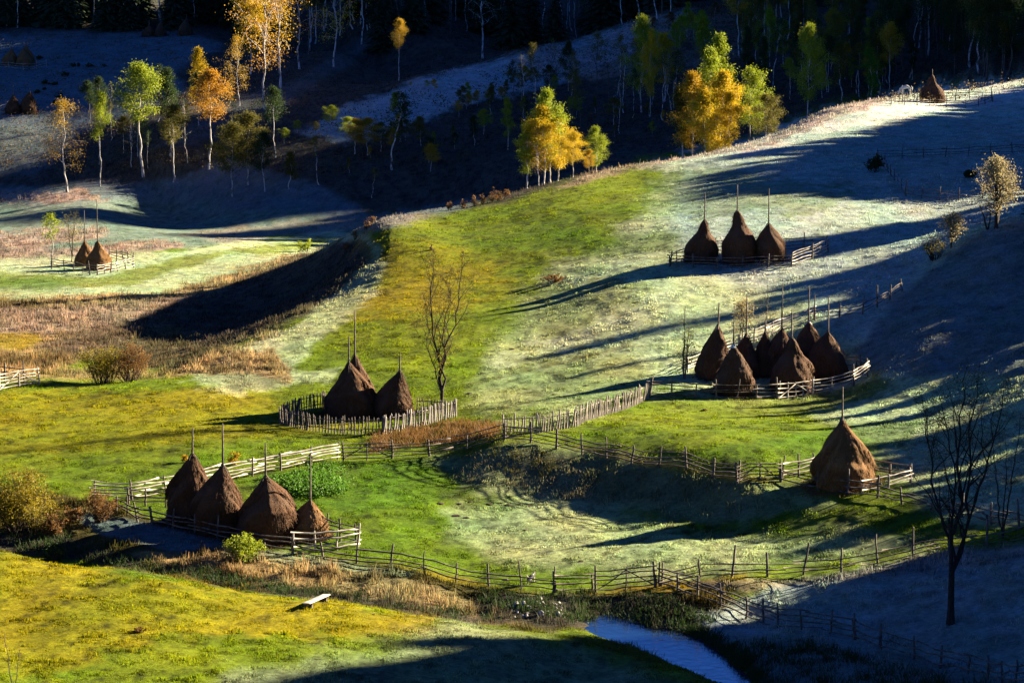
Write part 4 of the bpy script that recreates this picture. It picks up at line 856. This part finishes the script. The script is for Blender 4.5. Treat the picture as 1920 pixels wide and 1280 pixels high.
def lone_trees():
    lone_tree(826, 774, 458, 'forked bare tree with a leaning trunk and fine twigs in the picket pen', 21, .15, ((.13, 0, .97), (-.07, .03, 1.0), (-.15, .0, .66), (.03, .06, .88)), 'gold', 1700, .08, .24, BARK_D, first=.26, nb=15, blen=.22, ang=(15, 48), sub=9, droop=-.05, wander=.05, fork=.16, lean=.035, twig=.009, fine=4)
    lone_tree(1782, 1166, 660, 'large dark bare tree in the shaded lower right', 22, .19, ((-.02, 0, 1.0), (-.16, 0, .92), (.17, -.02, .95), (.07, .06, .98), (-.09, -.05, .9)), 'olive', 2200, .09, .26, BARK_D, first=.3, nb=14, blen=.26, ang=(14, 50), sub=9, droop=.0, wander=.045, fork=.24, twig=.009, fine=3)
    lone_tree(1868, 428, 296, 'round crowned pale leaved tree on the shoulder of the right hill', 23, .17, ((-.05, 0, .9), (.06, 0, .95), (0, .05, 1)), 'frosty', 4200, .17, .32, BARK_D, name='leafy_tree', first=.2, nb=26, blen=.36, ang=(20, 60), sub=5)
    lone_tree(1852, 430, 382, 'small bare forked tree beside the round crowned one', 24, .09, ((-.3, 0, 1), (.1, 0, .8)), 'olive', 0, .1, .1, BARK_D, first=.3, nb=9, blen=.35, sub=3)
    lone_tree(1784, 466, 402, 'small pale leaved bush tree on the edge of the right hill', 25, .07, ((-.1, 0, .9), (.1, 0, 1)), 'frosty', 2300, .14, .2, BARK_D, name='leafy_tree', first=.15, nb=22, blen=.45, ang=(25, 70), sub=4)
    shrub(1752, 487, 440, 44, 'olive', 'dark twiggy bush at the foot of the small pale leaved one', 31, 700, .13)
    lone_tree(97, 500, 404, 'slender birch with a green crown left of the far left pen', 26, .07, ((.02, 0, 1),), 'lime', 900, .2, .25, BARK_W, name='birch_tree', first=.5, nb=18, blen=.22)
    lone_tree(134, 494, 400, 'dim bare tree behind the haystack pair of the far left pen', 27, .07, ((-.06, 0, .95), (.08, 0, 1)), 'olive', 500, .16, .3, BARK_G, first=.25, nb=20, blen=.22)
    lone_tree(1389, 652, 560, 'young leafy tree behind the crowded pen', 28, .05, ((-.05, 0, .9), (.08, 0, 1)), 'frosty', 900, .15, .2, BARK_G, name='leafy_tree', first=.3, nb=18, blen=.3)
    lone_tree(1283, 712, 575, 'thorny bare bush tree at the left corner of the crowded pen', 29, .06, ((-.03, 0, .6), (.08, 0, .75), (.0, .05, 1), (.15, 0, .65)), 'lime', 260, .12, .2, BARK_G, first=.15, nb=14, blen=.22, sub=5, fine=2)
    lone_tree(1437, 640, 530, 'single thin bare sapling behind the crowded pen', 30, .03, ((0, 0, 1),), 'olive', 0, .1, .1, BARK_G, first=.3, nb=12, blen=.1)
    lone_tree(1880, 1010, 770, 'thin dark bare tree at the right edge behind the large one', 33, .055, ((-.12, 0, .9), (.1, 0, 1), (.02, .05, .8)), 'olive', 60, .1, .2, BARK_D, first=.3, nb=12, blen=.2, sub=4, fine=1, twig=.008)
    shrub(196, 717, 645, 84, 'willow', 'brown leaved bush with a double trunk at the edge of the left field', 32, 6000, .11, 34, low=.12, dome=.25)
    shrub(243, 714, 645, 76, 'rust', 'rusty leaved bush right of the brown one at the edge of the left field', 36, 5000, .11, 30, low=.15, dome=.25)
    shrub(40, 1000, 876, 140, 'willow', 'large yellow olive willow at the left edge beside the creek', 34, 12000, .12, 60, low=.1)
    shrub(104, 1004, 958, 46, 'rust', 'low rusty bush right of the large yellow willow', 42, 1500, .11, 18)
    shrub(186, 975, 908, 62, 'rust', 'rusty brown bush growing through the end of the pale rail fence', 35, 2400, .10, 26, low=.1)
    shrub(140, 976, 945, 50, 'rust', 'low rust coloured bush beside the rusty brown one', 43, 1200, .10, 16)
    shrub(457, 1052, 1000, 84, 'lime', 'yellow green willow bush in front of the widest haystack', 37, 3800, .10, 40, low=.15)
    shrub(428, 1056, 1022, 44, 'frosty', 'grey frosted bush at the left of the yellow green willow bush', 44, 900, .09, 20)
    shrub(104, 1050, 1012, 48, 'dark', 'small dark green weed bush at the creek edge', 38, 700, .16, 14)
    shrub(573, 472, 446, 34, 'lime', 'small yellow bush on the dark knoll edge', 39, 700, .2, 12)
    shrub(1042, 528, 514, 58, 'rust', 'low brown heap of brushwood in the open meadow', 40, 900, .14, 26, dome=.6)
    shrub(1640, 320, 287, 34, 'dark', 'black bush at the bend of the upper right fence', 41, 900, .25, 16)
    shrub(1818, 334, 318, 30, 'dark', 'black low bush left of the round crowned tree', 45, 900, .22, 16)
    shrub(439, 872, 842, 26, 'gold', 'small golden bush behind the pale rail fence', 46, 500, .12, 10); shrub(347, 868, 850, 18, 'gold', 'tiny pale bush behind the tallest front haystack', 47, 260, .12, 8)
    for i, (px, py, w) in enumerate([(86, 158, 18), (103, 159, 14), (122, 143, 18), (142, 125, 20), (73, 110, 14), (69, 175, 14), (84, 168, 9), (112, 184, 20), (104, 196, 15), (167, 126, 15), (195, 125, 10)]):
        shrub(px, py, py - w * .5, w, 'dark', 'dark low juniper clump on the frosted upper left field', 800 + i, 420, .3, 10, name='juniper_bush', group='junipers on the upper left field', dome=.7)
    for i, (px, py, h) in enumerate([(650, 400, 14), (668, 396, 16), (690, 404, 18), (700, 400, 18), (845, 411, 14), (870, 405, 16), (890, 402, 18), (905, 396, 18), (925, 392, 22), (935, 390, 20), (950, 384, 14)]):
        shrub(px, py + 3, py - h, 14, 'rust', 'rusty weed stems standing on the sunlit meadow crest', 830 + i, 160, .16, 12, name='weed_clump', group='rusty weeds on the meadow crest', D=None if False else 330 + i * .8)
def near_weed():
    lone_tree(26, 1286, 1175, 'thin brown dry weed stalk at the lower left corner', 51, .025, ((-.12, 0, 1), (.1, 0, .7)), 'rust', 40, .07, .05, BARK_G, name='weed_stalk', cat='weed', first=.45, nb=6, blen=.2, sub=2, twig=.006)
def shade_spruces():  # spruces added just out of view to shade the right hill
    for i, (px, D) in enumerate([(1948, 268), (1955, 262), (1962, 256), (1958, 250), (1965, 245), (1970, 240), (1962, 234), (1972, 229), (1968, 223), (1975, 217), (1985, 262), (1990, 252), (1992, 242), (1995, 232), (1948, 274)]):
        p = on(px, D); k = i % 3; h = 3.6 + (i * 7 % 5) * .5; r = empty('shade_spruce', p, 'young spruce added out of view to shade the right hill', 'tree', 'young spruces added to shade the right hill', i * 1.3, (h / 10 * 1.6, h / 10 * 1.6, h / 10)); put('trunk', SPR[k][0], BARK_D, r); put('crown', SPR[k][1], LEAF['needle'], r)
# ------------------------------------------------------------------ animals
def skin_body(name, pts, edges, rad, mat, parent, levels=2):
    me = bpy.data.meshes.new(name); me.from_pydata(pts, edges, []); o = put(name, me, None, parent)
    m = o.modifiers.new('skin', 'SKIN'); m.use_smooth_shade = True
    for v, r in zip(me.skin_vertices[0].data, rad): v.radius = r if isinstance(r, tuple) else (r, r)
    me.skin_vertices[0].data[0].use_root = True
    s = o.modifiers.new('sub', 'SUBSURF'); s.levels = levels; s.render_levels = levels
    me.materials.append(mat); return o
WHITE_H = mat_noise('white_horse_coat', (.45, .44, .43), (.66, .65, .63), 2.0, .8)
BLACK_D = mat_noise('black_dog_coat', (.008, .007, .007), (.02, .018, .016), 6.0, .7)
WHITE_D = mat_noise('white_dog_coat', (.5, .46, .42), (.72, .68, .62), 6.0, .8)
def mat_patch(name, c1, c2, sc):
    m, nt, b = new_mat(name, .8); noise_col(nt, b, c1, c2, sc, detail=1, pos=(.49, .51)); return m
def horse():
    p = at(1693, 168); p = on(1690, 452); r = empty('horse', p, 'white horse grazing with its head down on the frosty hilltop', 'horse'); r.rotation_euler = (0, 0, math.radians(8))
    # facing -X, trunk from rump (+) to chest (-)
    V = [(.62, 0, 1.28), (.30, 0, 1.24), (-.15, 0, 1.20), (-.58, 0, 1.26), (-.86, 0, 1.06), (-1.08, 0, .66), (-1.16, 0, .42), (-1.26, 0, .16), (-1.32, 0, .06)]
    R = [(.26, .29), (.29, .32), (.30, .34), (.24, .31), (.16, .21), (.11, .15), (.10, .13), (.075, .085), (.05, .05)]
    E = [(i, i + 1) for i in range(8)]
    def leg(root, chain, rr):
        k = len(V); prev = root
        for q, c in zip(chain, rr): V.append(q); R.append(c); E.append((prev, len(V) - 1)); prev = len(V) - 1
    for y in (-.17, .17):
        leg(0, [(.60, y, .98), (.50 + y * .5, y, .80), (.66 + y * .5, y, .52), (.62 + y * .5, y, .12), (.57 + y * .5, y, .02)], [.19, .13, .075, .055, .06])
        leg(3, [(-.56, y, .95), (-.54 - y * .5, y, .72), (-.55 - y * .5, y, .45), (-.55 - y * .5, y, .12), (-.60 - y * .5, y, .02)], [.16, .11, .07, .05, .06])
    skin_body('body', V, E, R, WHITE_H, r)
    m = MB(); m.tube([(.82, 0, 1.32), (.98, 0, 1.15), (1.0, 0, .8), (.96, .02, .5)], [.05, .08, .07, .02], 6); put('tail', m.mesh('tail', True), WHITE_H, r)
    m = MB()
    for y in (-.07, .07): m.tube([(-1.05, y, .70), (-1.00, y * 1.4, .80), (-.98, y * 1.5, .86)], [.035, .03, .008], 5)
    for k in range(16):
        t = k / 15; m.tube([(-.62 - .40 * t, .02, 1.47 - .66 * t), (-.66 - .40 * t, -.12, 1.36 - .66 * t), (-.68 - .40 * t, -.16, 1.22 - .64 * t)], [.03, .03, .01], 4)
    put('mane', m.mesh('mane', True), WHITE_H, r)
def dogs():
    p = at(807, 469); r = empty('dog', p, 'black dog sitting on the sunlit golden knoll', 'dog'); r.scale = (1.05, 1.05, 1.05)
    V = [(0, 0, .14), (.03, 0, .27), (.08, 0, .42), (.11, 0, .52), (.16, 0, .57), (.25, 0, .555), (.31, 0, .54)]; R = [.14, .135, .105, .075, .08, .05, .035]; E = [(i, i + 1) for i in range(6)]
    for y in (-.07, .07):
        for chain, rr in (([(.12, y, .34), (.16, y, .18), (.17, y, .03), (.21, y, .02)], [.06, .04, .03, .03]), ([(.02, y * 1.7, .10), (.13, y * 1.8, .10), (.06, y * 1.7, .03), (.15, y * 1.7, .02)], [.09, .055, .035, .03])):
            prev = 1 if rr[0] == .06 else 0
            for q, c in zip(chain, rr): V.append(q); R.append(c); E.append((prev, len(V) - 1)); prev = len(V) - 1
    skin_body('body', V, E, R, BLACK_D, r)
    m = MB(); m.tube([(-.10, 0, .06), (-.24, .03, .04), (-.34, .08, .06)], [.035, .028, .01], 5); put('tail', m.mesh('tail', True), BLACK_D, r)
    m = MB()
    for y in (-.05, .05): m.tube([(.14, y, .62), (.13, y * 1.35, .67), (.125, y * 1.4, .71)], [.03, .022, .004], 5)
    put('ears', m.mesh('ears', True), BLACK_D, r)
    # black and white dog nosing along the creek fence
    p = at(996, 1094); r = empty('dog', p, 'black and white dog standing behind the crooked creek fence', 'dog'); r.rotation_euler = (0, 0, math.radians(60))
    V = [(-.26, 0, .42), (-.05, 0, .43), (.18, 0, .44), (.30, 0, .52), (.40, 0, .60), (.50, 0, .57), (.57, 0, .55)]; R = [.11, .125, .13, .085, .085, .05, .035]; E = [(i, i + 1) for i in range(6)]
    for y in (-.08, .08):
        for root, chain, rr in ((0, [(-.28, y, .32), (-.22, y, .22), (-.31, y, .13), (-.29, y, .02), (-.25, y, .015)], [.08, .05, .03, .028, .03]), (2, [(.2, y, .3), (.19, y, .18), (.2, y, .04), (.23, y, .015)], [.065, .04, .03, .03])):
            prev = root
            for q, c in zip(chain, rr): V.append(q); R.append(c); E.append((prev, len(V) - 1)); prev = len(V) - 1
    skin_body('body', V, E, R, mat_patch('pied_coat', (.01, .009, .009), (.46, .43, .39), 3.2), r)
    m = MB(); m.tube([(-.36, 0, .46), (-.48, 0, .56), (-.52, .02, .66)], [.035, .03, .01], 5); put('tail', m.mesh('tail', True), WHITE_D, r)
    m = MB()
    for y in (-.06, .06): m.tube([(.38, y, .66), (.37, y * 1.3, .71), (.40, y * 1.5, .68)], [.03, .025, .008], 5)
    put('ears', m.mesh('ears', True), BLACK_D, r)
# ------------------------------------------------------------------ small things
ROCK = mat_noise('limestone', (.16, .155, .15), (.46, .44, .42), 4.0, .9, .03)
def rock_mesh(seed):
    bm = bmesh.new(); bmesh.ops.create_icosphere(bm, subdivisions=3, radius=1.0); rg = np.random.default_rng(seed)
    pl = rg.normal(size=(11, 3)); pl /= np.linalg.norm(pl, axis=1)[:, None]; dd = rg.uniform(.55, .95, 11)
    for v in bm.verts:
        c = np.array(v.co)
        for n_, d_ in zip(pl, dd):
            k = c @ n_ - d_
            if k > 0: c = c - n_ * k
        v.co = c * (1 + rg.normal(0, .015))
    me = bpy.data.meshes.new('rock'); bm.to_mesh(me); bm.free(); me.materials.append(ROCK); return me
def rocks():
    RM = [rock_mesh(900 + i) for i in range(6)]; WET = mat_noise('wet_stone', (.015, .015, .015), (.06, .058, .055), 4.0, .35); rg = random.Random(5)
    L = [(1012, 1124, 11, 'pale blue rock at the top of the creek rock pile'), (1018, 1130, 8, 'small rock just below the topmost one of the creek rock pile'), (1014, 1152, 15, 'largest white rock at the foot of the creek rock pile'),
         (1046, 1152, 12, 'tan edged rock at the right end of the creek rock pile'), (988, 1153, 8, 'white rock at the lower left of the creek rock pile'), (968, 1134, 12, 'blue grey rock at the left end of the creek rock pile'), (980, 1134, 13, 'broad rock beside the left end of the creek rock pile')]
    for px, py, w, lab in L + [(960 + rg.random() * 96, 1120 + rg.random() * 36, rg.uniform(4, 9), None) for i in range(34)]:
        if lab is None:
            if px > 1020 and py < 1130: py += 14
            lab = 'small broken stone in the white rock pile by the creek'
        p = at(px, py); o = bpy.data.objects.new('rock', RM[rg.randrange(6)]); COL.objects.link(o); s = w * .5 * p.y / F
        o.location = p + Vector((0, 0, s * .35)); o.scale = (s * rg.uniform(.85, 1.25), s * rg.uniform(.8, 1.2), s * rg.uniform(.65, 1)); o.rotation_euler = (rg.random() * 6, rg.random() * 6, rg.random() * 6); tag(o, lab, 'rock', 'rocks piled by the creek')
    for i, (px, py, w) in enumerate([(260, 1183, 34), (1320, 770, 12)]):
        shrub(px, py, py - w * .3, w, 'rust', ['low brown grass clump with a pale stone in the near field', 'small brown clod in front of the crowded pen'][i], 870 + i, 700, .07, 22, name='grass_clump', dome=.7)
def molehills():
    rg = random.Random(9); mud = mat_noise('fresh_soil', (.022, .014, .009), (.07, .045, .028), 9.0, .95, .03); ms = []
    for i in range(3):
        r2 = np.random.default_rng(950 + i); bm = bmesh.new(); bmesh.ops.create_icosphere(bm, subdivisions=3, radius=1.0)
        for v in bm.verts: c = np.array(v.co); f = 1 + .35 * float(fbm(np.array([c[0] * 2 + i * 9]), np.array([c[1] * 2 + c[2]]), 3)[0]); v.co = c * f * np.array([1, 1, .45 if c[2] > 0 else .1])
        me = bpy.data.meshes.new('molehill'); bm.to_mesh(me); bm.free(); me.materials.append(mud); ms.append(me)
    for px, py, w in [(825, 945, 14), (862, 946, 9), (882, 943, 8), (918, 948, 12), (940, 945, 10), (952, 950, 12), (972, 948, 7), (990, 950, 9), (1012, 954, 8), (1040, 970, 8), (855, 968, 14), (875, 972, 10), (985, 994, 12), (1090, 1055, 11), (1130, 1022, 9), (1203, 1063, 10), (1100, 723, 9), (880, 738, 12), (1040, 740, 8), (905, 700, 10), (960, 655, 9), (1060, 648, 10), (700, 1158, 8), (640, 1144, 9), (560, 1196, 8), (820, 1000, 8)]:
        o = bpy.data.objects.new('molehill', ms[rg.randrange(3)]); COL.objects.link(o); p = at(px, py); s = w * .5 * p.y / F; o.location = p; o.scale = (s, s * rg.uniform(.8, 1.3), s * .8); o.rotation_euler = (0, 0, rg.random() * 6); tag(o, 'small dark molehill of fresh soil in the meadow grass', 'molehill', 'molehills in the meadows')
def bench():
    a, b = at(574, 1148), at(613, 1129); r = empty('plank_bench', a, 'pale plank bench on two low wooden blocks in the near field', 'bench'); d = b - a; L = math.hypot(d.x, d.y); ang = math.atan2(d.y, d.x); r.rotation_euler = (0, 0, ang)
    sl = d.z / L; m = MB(); n = 9; x = np.linspace(0, L, n); h = .34 + sl * x; th = .05; w = .22
    V = np.concatenate([np.stack([x, np.full(n, s * w) + .01 * np.sin(x * 3), h + t * th], 1) for s, t in ((-1, 0), (1, 0), (1, 1), (-1, 1))]); q = []
    for k in range(4):
        for i in range(n - 1): q.append([k * n + i, k * n + i + 1, ((k + 1) % 4) * n + i + 1, ((k + 1) % 4) * n + i])
    q += [[0, n, 2 * n, 3 * n], [n - 1, 4 * n - 1, 3 * n - 1, 2 * n - 1]]; m.add(V, q); o = put('plank', m.mesh('plank'), mat_noise('frosted_plank', (.28, .25, .22), (.50, .46, .40), 3.0, .8, extra=(.3, 4, 1)), r)
    bv = o.modifiers.new('bevel', 'BEVEL'); bv.width = .008; bv.segments = 2
    for t in (.14, .84):
        bm_ = MB(); bm_.tube([(L * t, -.2, .16 + sl * L * t), (L * t, 0, .17 + sl * L * t), (L * t, .2, .16 + sl * L * t)], .155, 10); put('block', bm_.mesh('block', True), BARK_G, r)
def water():
    m, nt, b = new_mat('creek_water', .06); b.inputs['Base Color'].default_value = (.006, .02, .05, 1); b.inputs['Specular IOR Level'].default_value = 1.0; b.inputs['IOR'].default_value = 1.4
    tc = nt.nodes.new('ShaderNodeTexCoord'); n = nt.nodes.new('ShaderNodeTexNoise'); n.inputs['Scale'].default_value = 1.6; n.inputs['Detail'].default_value = 4; nt.links.new(tc.outputs['Object'], n.inputs[0]); bump(nt, b, n.outputs[0], .06, .6)
    y = np.linspace(138, 170, 33); x = np.linspace(-4, 26, 31); X, Y = np.meshgrid(x, y); V = np.stack([X, Y, np.full(X.shape, -38.9)], -1).reshape(-1, 3)
    i = np.arange(32)[:, None] * 31 + np.arange(30)[None]; o = put('water', mesh_np('water', V, np.stack([i, i + 1, i + 32, i + 31], -1).reshape(-1, 4), True), m); o['kind'] = 'structure'
# ------------------------------------------------------------------ grass
def mat_grass():
    m, nt, b = new_mat('grass_blades', .9); b.inputs['Specular IOR Level'].default_value = .0
    a = nt.nodes.new('ShaderNodeAttribute'); a.attribute_name = 'Blade'; nt.links.new(a.outputs['Color'], b.inputs['Base Color'])
    t = nt.nodes.new('ShaderNodeBsdfTranslucent'); nt.links.new(a.outputs['Color'], t.inputs['Color'])
    mx = nt.nodes.new('ShaderNodeMixShader'); mx.inputs[0].default_value = .4
    nt.links.new(b.outputs[0], mx.inputs[1]); nt.links.new(t.outputs[0], mx.inputs[2]); nt.links.new(mx.outputs[0], nt.nodes['Material Output'].inputs[0]); return m
def grass():
    rg = np.random.default_rng(77); X, Y, Z, col, rough = (LAND_D[k] for k in ('X', 'Y', 'Z', 'col', 'rough'))
    px, py = proj(X, Y, Z)
    vis = (px > -60) & (px < 1980) & (py > -40) & (py < 1330) & (Y > 118) & (Y < 690)
    # leave out ground hidden behind crests
    best = np.minimum.accumulate(np.where(Y > 112, py, 9e9), axis=0); vis &= py < best + 6
    idx = np.flatnonzero(vis.ravel()); M = mat_grass()
    dX = X.ravel(); dY = Y.ravel(); dZ = Z.ravel(); dC = col.reshape(-1, 3); dR = rough.ravel(); nc = X.shape[1]
    rowstep = np.gradient(RY)
    def make(name, n, hfun, wfun, selw, kind, lean):
        w = selw(dR[idx], dX[idx], dY[idx]); w = w / w.sum(); k = rg.choice(idx, n, p=w)
        jx = rg.uniform(-.5, .5, n) * .42 * (dY[k] + 70) / 620; jy = rg.uniform(-.5, .5, n) * rowstep[k // nc]
        P = np.stack([dX[k] + jx, dY[k] + jy, dZ[k] - .03], 1)
        h = hfun(dR[k], P[:, 0], P[:, 1]); wd = wfun(P[:, 1]) ; V, Fq = blades(P, h, wd, lean, rg)
        sp = np.where(dR[k] > .3, .55, 1.0)[:, None] if name == 'meadow_grass' else 1.0; c = dC[k] * (1 + (rg.uniform(.45, 1.6, (n, 1)) - 1) * sp); c[:, 0] *= rg.uniform(.85, 1.2, n)
        if name == 'dry_grass': c *= (1 + .5 * fbm(P[:, 0] * .7, P[:, 1] * .7, 3))[:, None]; c[rg.random(n) < .18] *= np.array([.45, .5, .6])
        me = mesh_np(name, V, Fq); ca = me.color_attributes.new('Blade', 'FLOAT_COLOR', 'POINT')
        c4 = np.concatenate([c, np.ones((n, 1))], 1); c4 = np.repeat(c4, 4, 0); c4[0::4, :3] *= .8; c4[1::4, :3] *= .8
        ca.data.foreach_set('color', c4.astype(np.float32).ravel()); o = put(name, me, M); o['kind'] = 'stuff'; return o
    clump = lambda x, y: np.clip(fbm(x * 1.1, y * .9, 3) * 1.3 + .55, .08, 1.6)
    make('meadow_grass', 620000, lambda r, x, y: .10 * clump(x, y) ** 1.3 + .05 * r, lambda y: .05 + .00022 * y, lambda r, x, y: np.where(r < .55, 1.0, .35) * (y < 420), 'stuff', .8)
    make('dry_grass', 260000, lambda r, x, y: (.12 + .38 * r ** 2) * np.clip(clump(x, y), .2, 1.6) ** 1.3, lambda y: .028 + .00018 * y, lambda r, x, y: np.clip(r - .28, 0, 1) ** 1.3 * np.clip(.45 + clump(x * .6, y * .6), 0, 2), 'stuff', .6)
def patches():
    rg = np.random.default_rng(55)
    # nettles behind the front row of haystacks, frosted weeds on the shaded bank
    for name, poly, n, size, hgt, lf in (('nettle_patch', [(545, 905), (600, 893), (650, 905), (645, 925), (600, 932), (548, 930)], 5200, .17, .75, 'green'), ('nettle_patch', [(480, 900), (545, 890), (600, 875), (640, 872), (640, 884), (560, 905), (500, 915)], 1800, .15, .45, 'green'),
                                         ('frosted_weeds', [(820, 872), (900, 850), (990, 842), (1080, 880), (1130, 930), (1060, 945), (960, 920), (880, 905)], 1500, .10, .26, 'frosty'), ('frosted_weeds', [(900, 850), (1000, 842), (1050, 880), (1000, 910), (930, 900)], 700, .08, .34, 'olive'),
                                         ('bank_brush', [(700, 822), (850, 796), (935, 800), (930, 822), (820, 836), (700, 850)], 4200, .10, .5, 'rust'), ('creek_brush', [(860, 1110), (960, 1105), (1060, 1112), (1240, 1118), (1340, 1165), (1300, 1185), (1150, 1165), (1050, 1165), (960, 1150)], 3000, .14, .4, 'dark'),
                                         ('creek_brush', [(0, 1000), (120, 1005), (230, 1045), (400, 1072), (620, 1108), (850, 1145), (960, 1165), (850, 1160), (620, 1124), (400, 1098), (200, 1060), (0, 1026)], 4200, .12, .35, 'dark'),
                                         ('creek_brush', [(1440, 1195), (1520, 1205), (1700, 1250), (1900, 1300), (1480, 1300), (1380, 1230)], 2600, .14, .45, 'dark'), ('creek_brush', [(1090, 1196), (1190, 1212), (1300, 1258), (1385, 1290), (1360, 1296), (1270, 1262), (1170, 1228), (1090, 1206)], 2600, .08, .26, 'olive'), ('creek_brush', [(1290, 1178), (1345, 1192), (1400, 1236), (1460, 1290), (1430, 1292), (1370, 1240), (1325, 1200), (1280, 1186)], 2600, .10, .36, 'dark')):
        P = np.array(poly, float); c = []; k = 0
        while len(c) < n // 26 and k < 20000:
            k += 1; q = np.array([rg.uniform(P[:, 0].min(), P[:, 0].max()), rg.uniform(P[:, 1].min(), P[:, 1].max())])
            if sdist(q[:1], q[1:], poly)[0] > 0: c.append(np.array(at(*q)))
        c = np.array(c); p = c[rg.integers(0, len(c), n)]; p = p + rg.normal(0, 1, (n, 3)) * np.array([.28, .28, 0]); p[:, 2] += np.abs(rg.normal(0, .5, n)) * hgt * rg.uniform(.5, 1, n)
        if name == 'nettle_patch': V, Fq = leaf_quads(p, size, rg)
        else:
            p[:, 2] = lerp_h(p[:, 0], p[:, 1]) - .02; V, Fq = blades(p, hgt * .8 * rg.uniform(.4, 1.5, n), .05, .9, rg); V2, F2 = leaf_quads(p[:n // 3] + np.array([0, 0, hgt * .4]) + rg.normal(0, .12, (n // 3, 3)), size * .8, rg); Fq = np.concatenate([Fq, F2 + len(V)]); V = np.concatenate([V, V2])
        o = put(name, mesh_np(name, V, Fq), LEAF[lf]); o['kind'] = 'stuff'
    # undergrowth of the woods: brushwood seen as one dark mass
    p = []
    for i in range(1500):
        px = rg.uniform(-20, 1940); top = 60 if px < 450 else 20; q = at(px, rg.uniform(top, 330 - .13 * max(0, px - 700)), 400); p.append(np.array(q))
    p = np.array(p); p = p[p[:, 1] > 430]; n = 42000; q = p[rg.integers(0, len(p), n)] + rg.normal(0, 1, (n, 3)) * np.array([1.2, 1.2, 0]); q[:, 2] = lerp_h(q[:, 0], q[:, 1]) + np.abs(rg.normal(0, .7, n)); V, Fq = leaf_quads(q, .30, rg); o = put('undergrowth', mesh_np('undergrowth', V, Fq), mat_leaf('brush_leaf', (.05, .042, .02), (.15, .10, .04))); o['kind'] = 'stuff'
LAND = build_land()
water()
ridge_wood()
haystacks()
fences()
trees()
lone_trees(); shade_spruces(); near_weed()
horse(); dogs(); rocks(); molehills(); bench()
patches()
grass()
